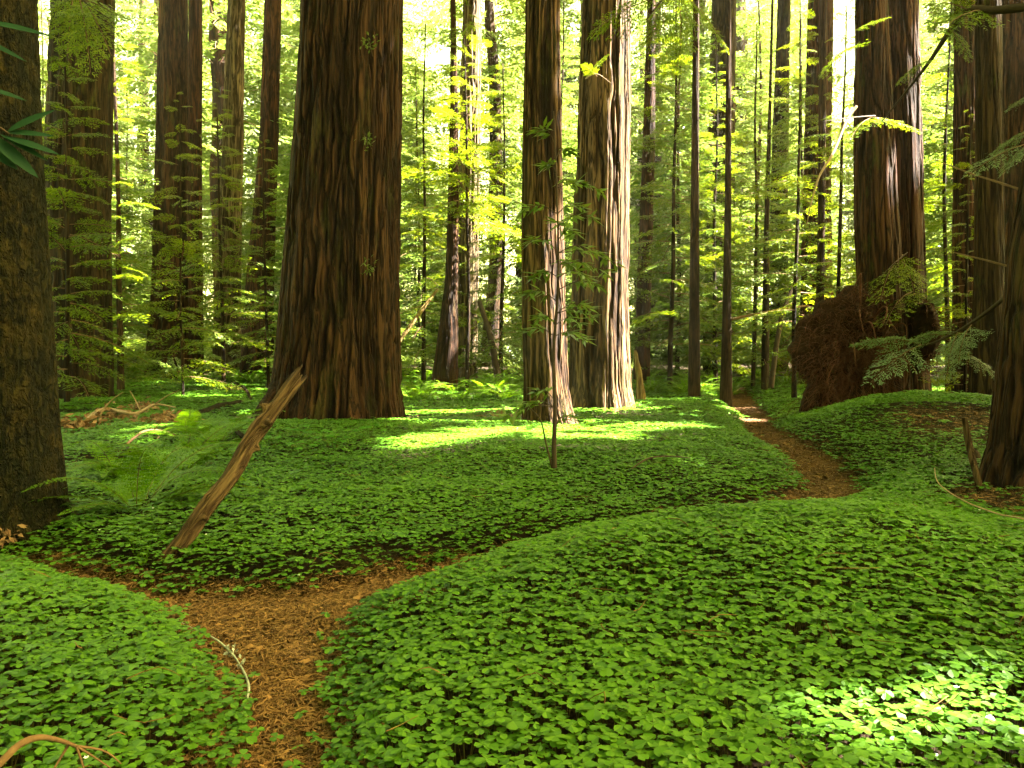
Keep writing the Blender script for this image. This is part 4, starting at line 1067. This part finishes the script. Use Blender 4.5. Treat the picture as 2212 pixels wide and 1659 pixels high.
for px, py in ((280, 945), (330, 945), (370, 972), (340, 920)): gg(px, py, .02, -.08)
for px, py in ((1760, 1560), (1830, 1530), (1900, 1500), (1990, 1470), (2090, 1440), (1950, 1560), (2060, 1520), (2180, 1450), (1820, 1600), (2150, 1500)): gg(px, py, -.16, -.2)
gg(850, 1062, -.18, -.22); gg(1060, 1062, -.14, -.24)
gap_line(at(1215, 905, D8 - .3), at(1200, 560, D8 - .3), .5); gap_line(at(1200, 520, D8), at(1195, 60, D8), -.1, 7)
gap_line(at(1340, 880, D9 - .4), at(1345, 640, D9 - .4), .35, 6); gap_line(at(1345, 640, D9 - .4), at(1340, 60, D9 - .4), .95, 14)
gap_line(at(852, 250, HD - .6), at(862, 60, HD - .6), -.24, 4)
gap_line(at(1945, 430, 18), at(1918, 60, 18), -.2, 6); gap_line(at(1985, 850, 18.6), at(1985, 720, 18.6), 0, 3)
gap_line(at(1775, 700, 23), at(1780, 300, 23), .3, 5); gap_line(at(1800, 330, 15.5), at(1745, 470, 15.3), -.15, 3)
gap_line(at(1030, 700, 31), at(1030, 200, 31), .8, 8)
def added_canopy():  # added foliage blocks the sun, left open along rays to the lit patches
    r = np.random.default_rng(31); b = Bag(); n = 190000
    # footprint on the ground along the sun's rays
    x = r.uniform(-32, 24, n); y = r.uniform(-3, 42, n); k = np.ones(n, bool)
    for gx, gy, rx, ry in GAPS:
        k &= ((x - gx) / (rx + .36)) ** 2 + ((y - gy) / (ry + .36)) ** 2 > 1
    holes = (y > 23) & (fbm(x * .4, y * .4, 0, 51, 2) > .43)
    for kk in ('hero', 'T2', 'T3', 'T3b', 'T4', 'T5', 'T10', 'T13', 'T16', 'T18'):
        rows_ = TREES[kk][1]; q0 = foot((rows_[0, 1], TREES[kk][2], 0)); q1 = foot((rows_[-1, 1], TREES[kk][2], 18)); vv = q1 - q0
        tt = np.clip(((x - q0[0]) * vv[0] + (y - q0[1]) * vv[1]) / vv.dot(vv), 0, 1)
        holes &= np.hypot(x - q0[0] - tt * vv[0], y - q0[1] - tt * vv[1]) > 1.4 * rows_[0, 2] + .5
    k &= ~holes
    x, y = x[k], y[k]; n = len(x)
    z = 26 + r.uniform(0, 14, n)
    C = np.stack([x, y, 0 * x], 1) + SUN * (z / SUN[2])[:, None]
    D = r.normal(0, 1, (n, 3)) * [1, 1, .35]; N = SUN + r.normal(0, .45, (n, 3))
    b.add(*kites(C - D / np.linalg.norm(D, axis=1)[:, None] * .2, D, N, .6, .34))
    return b.mesh('added_canopy', [M['needle']])
def side_light_wall():  # added foliage ring out of view, keeps low side light off the trunks
    b = Bag(); r = np.random.default_rng(44); n = 120000
    a = r.uniform(R(128), R(412), n); rad = r.uniform(15, 24, n); z = 55 * r.uniform(0, 1, n)
    C = np.stack([np.cos(a) * rad, np.sin(a) * rad, z], 1)
    k = ~((C[:, 1] > 0) & (np.abs(C[:, 0]) < .85 * C[:, 1] + 2)); k = k & ~((C[:, 2] > 9) & (np.cos(np.arctan2(C[:, 1], C[:, 0]) - AZ) > .45)); C = C[k]; n = len(C)
    b.add(*kites(C, r.normal(0, 1, (n, 3)) * [1, 1, .5], r.normal(0, 1, (n, 3)), .8, .42))
    return b.mesh('added_foliage_wall', [M['needle']])
tag(obj('added_foliage_wall', side_light_wall()), 'added unseen foliage around and behind the viewpoint, blocking low side light', 'woodland', kind='stuff')
tag(obj('added_canopy', added_canopy()), 'added foliage high above the clearing, blocking the sun outside chosen patches', 'added_canopy', kind='stuff')

sun = bpy.data.lights.new('sun', 'SUN'); sun.energy = 5; sun.angle = R(.5); sun.color = (1, .94, .82)
so = bpy.data.objects.new('sun', sun); COL.objects.link(so); so.rotation_euler = Vector(SUN).to_track_quat('Z', 'Y').to_euler()
w = bpy.data.worlds.new('World'); sc.world = w; w.use_nodes = True
t = w.node_tree; bg = t.nodes['Background']
sk = t.nodes.new('ShaderNodeTexSky'); sk.sky_type = 'NISHITA'; sk.sun_disc = False; sk.sun_elevation = EL; sk.sun_rotation = R(90) - AZ
sk.dust_density = 3.0; sk.ozone_density = .6
t.links.new(mixc(t, 1.0, sk.outputs[0], (1.32, 1.08, .32), 'MULTIPLY'), bg.inputs[0]); bg.inputs[1].default_value = .06

hm = bpy.data.materials.new('haze'); hm.use_nodes = True; ht = hm.node_tree; ht.nodes.clear()
hv = ht.nodes.new('ShaderNodeVolumePrincipled'); hv.inputs['Color'].default_value = (1, .97, .74, 1); hv.inputs['Density'].default_value = .00025
ho = ht.nodes.new('ShaderNodeOutputMaterial'); ht.links.new(hv.outputs[0], ho.inputs['Volume'])
HV = np.array([(x, y, z) for x in (-720, 720) for y in (-300, 800) for z in (-4, 90)], float)
hb = obj('haze', mesh('haze', HV, [np.array([(0, 1, 3, 2), (4, 6, 7, 5), (0, 4, 5, 1), (2, 3, 7, 6), (0, 2, 6, 4), (1, 5, 7, 3)])], hm)); tag(hb, 'thin bright forest haze', 'haze', kind='stuff')
cam = bpy.data.cameras.new('camera'); cam.sensor_width = 36; cam.lens = F / 1024 * 36; cam.clip_end = 2000; cam.clip_start = .05
co = bpy.data.objects.new('camera', cam); COL.objects.link(co); co.location = (0, 0, CAMZ); co.rotation_euler = (math.pi / 2 - PITCH, 0, 0)
sc.camera = co
sc.view_settings.view_transform = 'Standard'; sc.view_settings.look = 'None'; sc.view_settings.gamma = 1; sc.view_settings.exposure = 5.1
sc.cycles.max_bounces = 6; sc.cycles.diffuse_bounces = 3; sc.cycles.transmission_bounces = 4; sc.cycles.glossy_bounces = 2
sc.cycles.use_denoising = True; sc.cycles.caustics_reflective = False; sc.cycles.caustics_refractive = False
sc.cycles.sample_clamp_indirect = 6
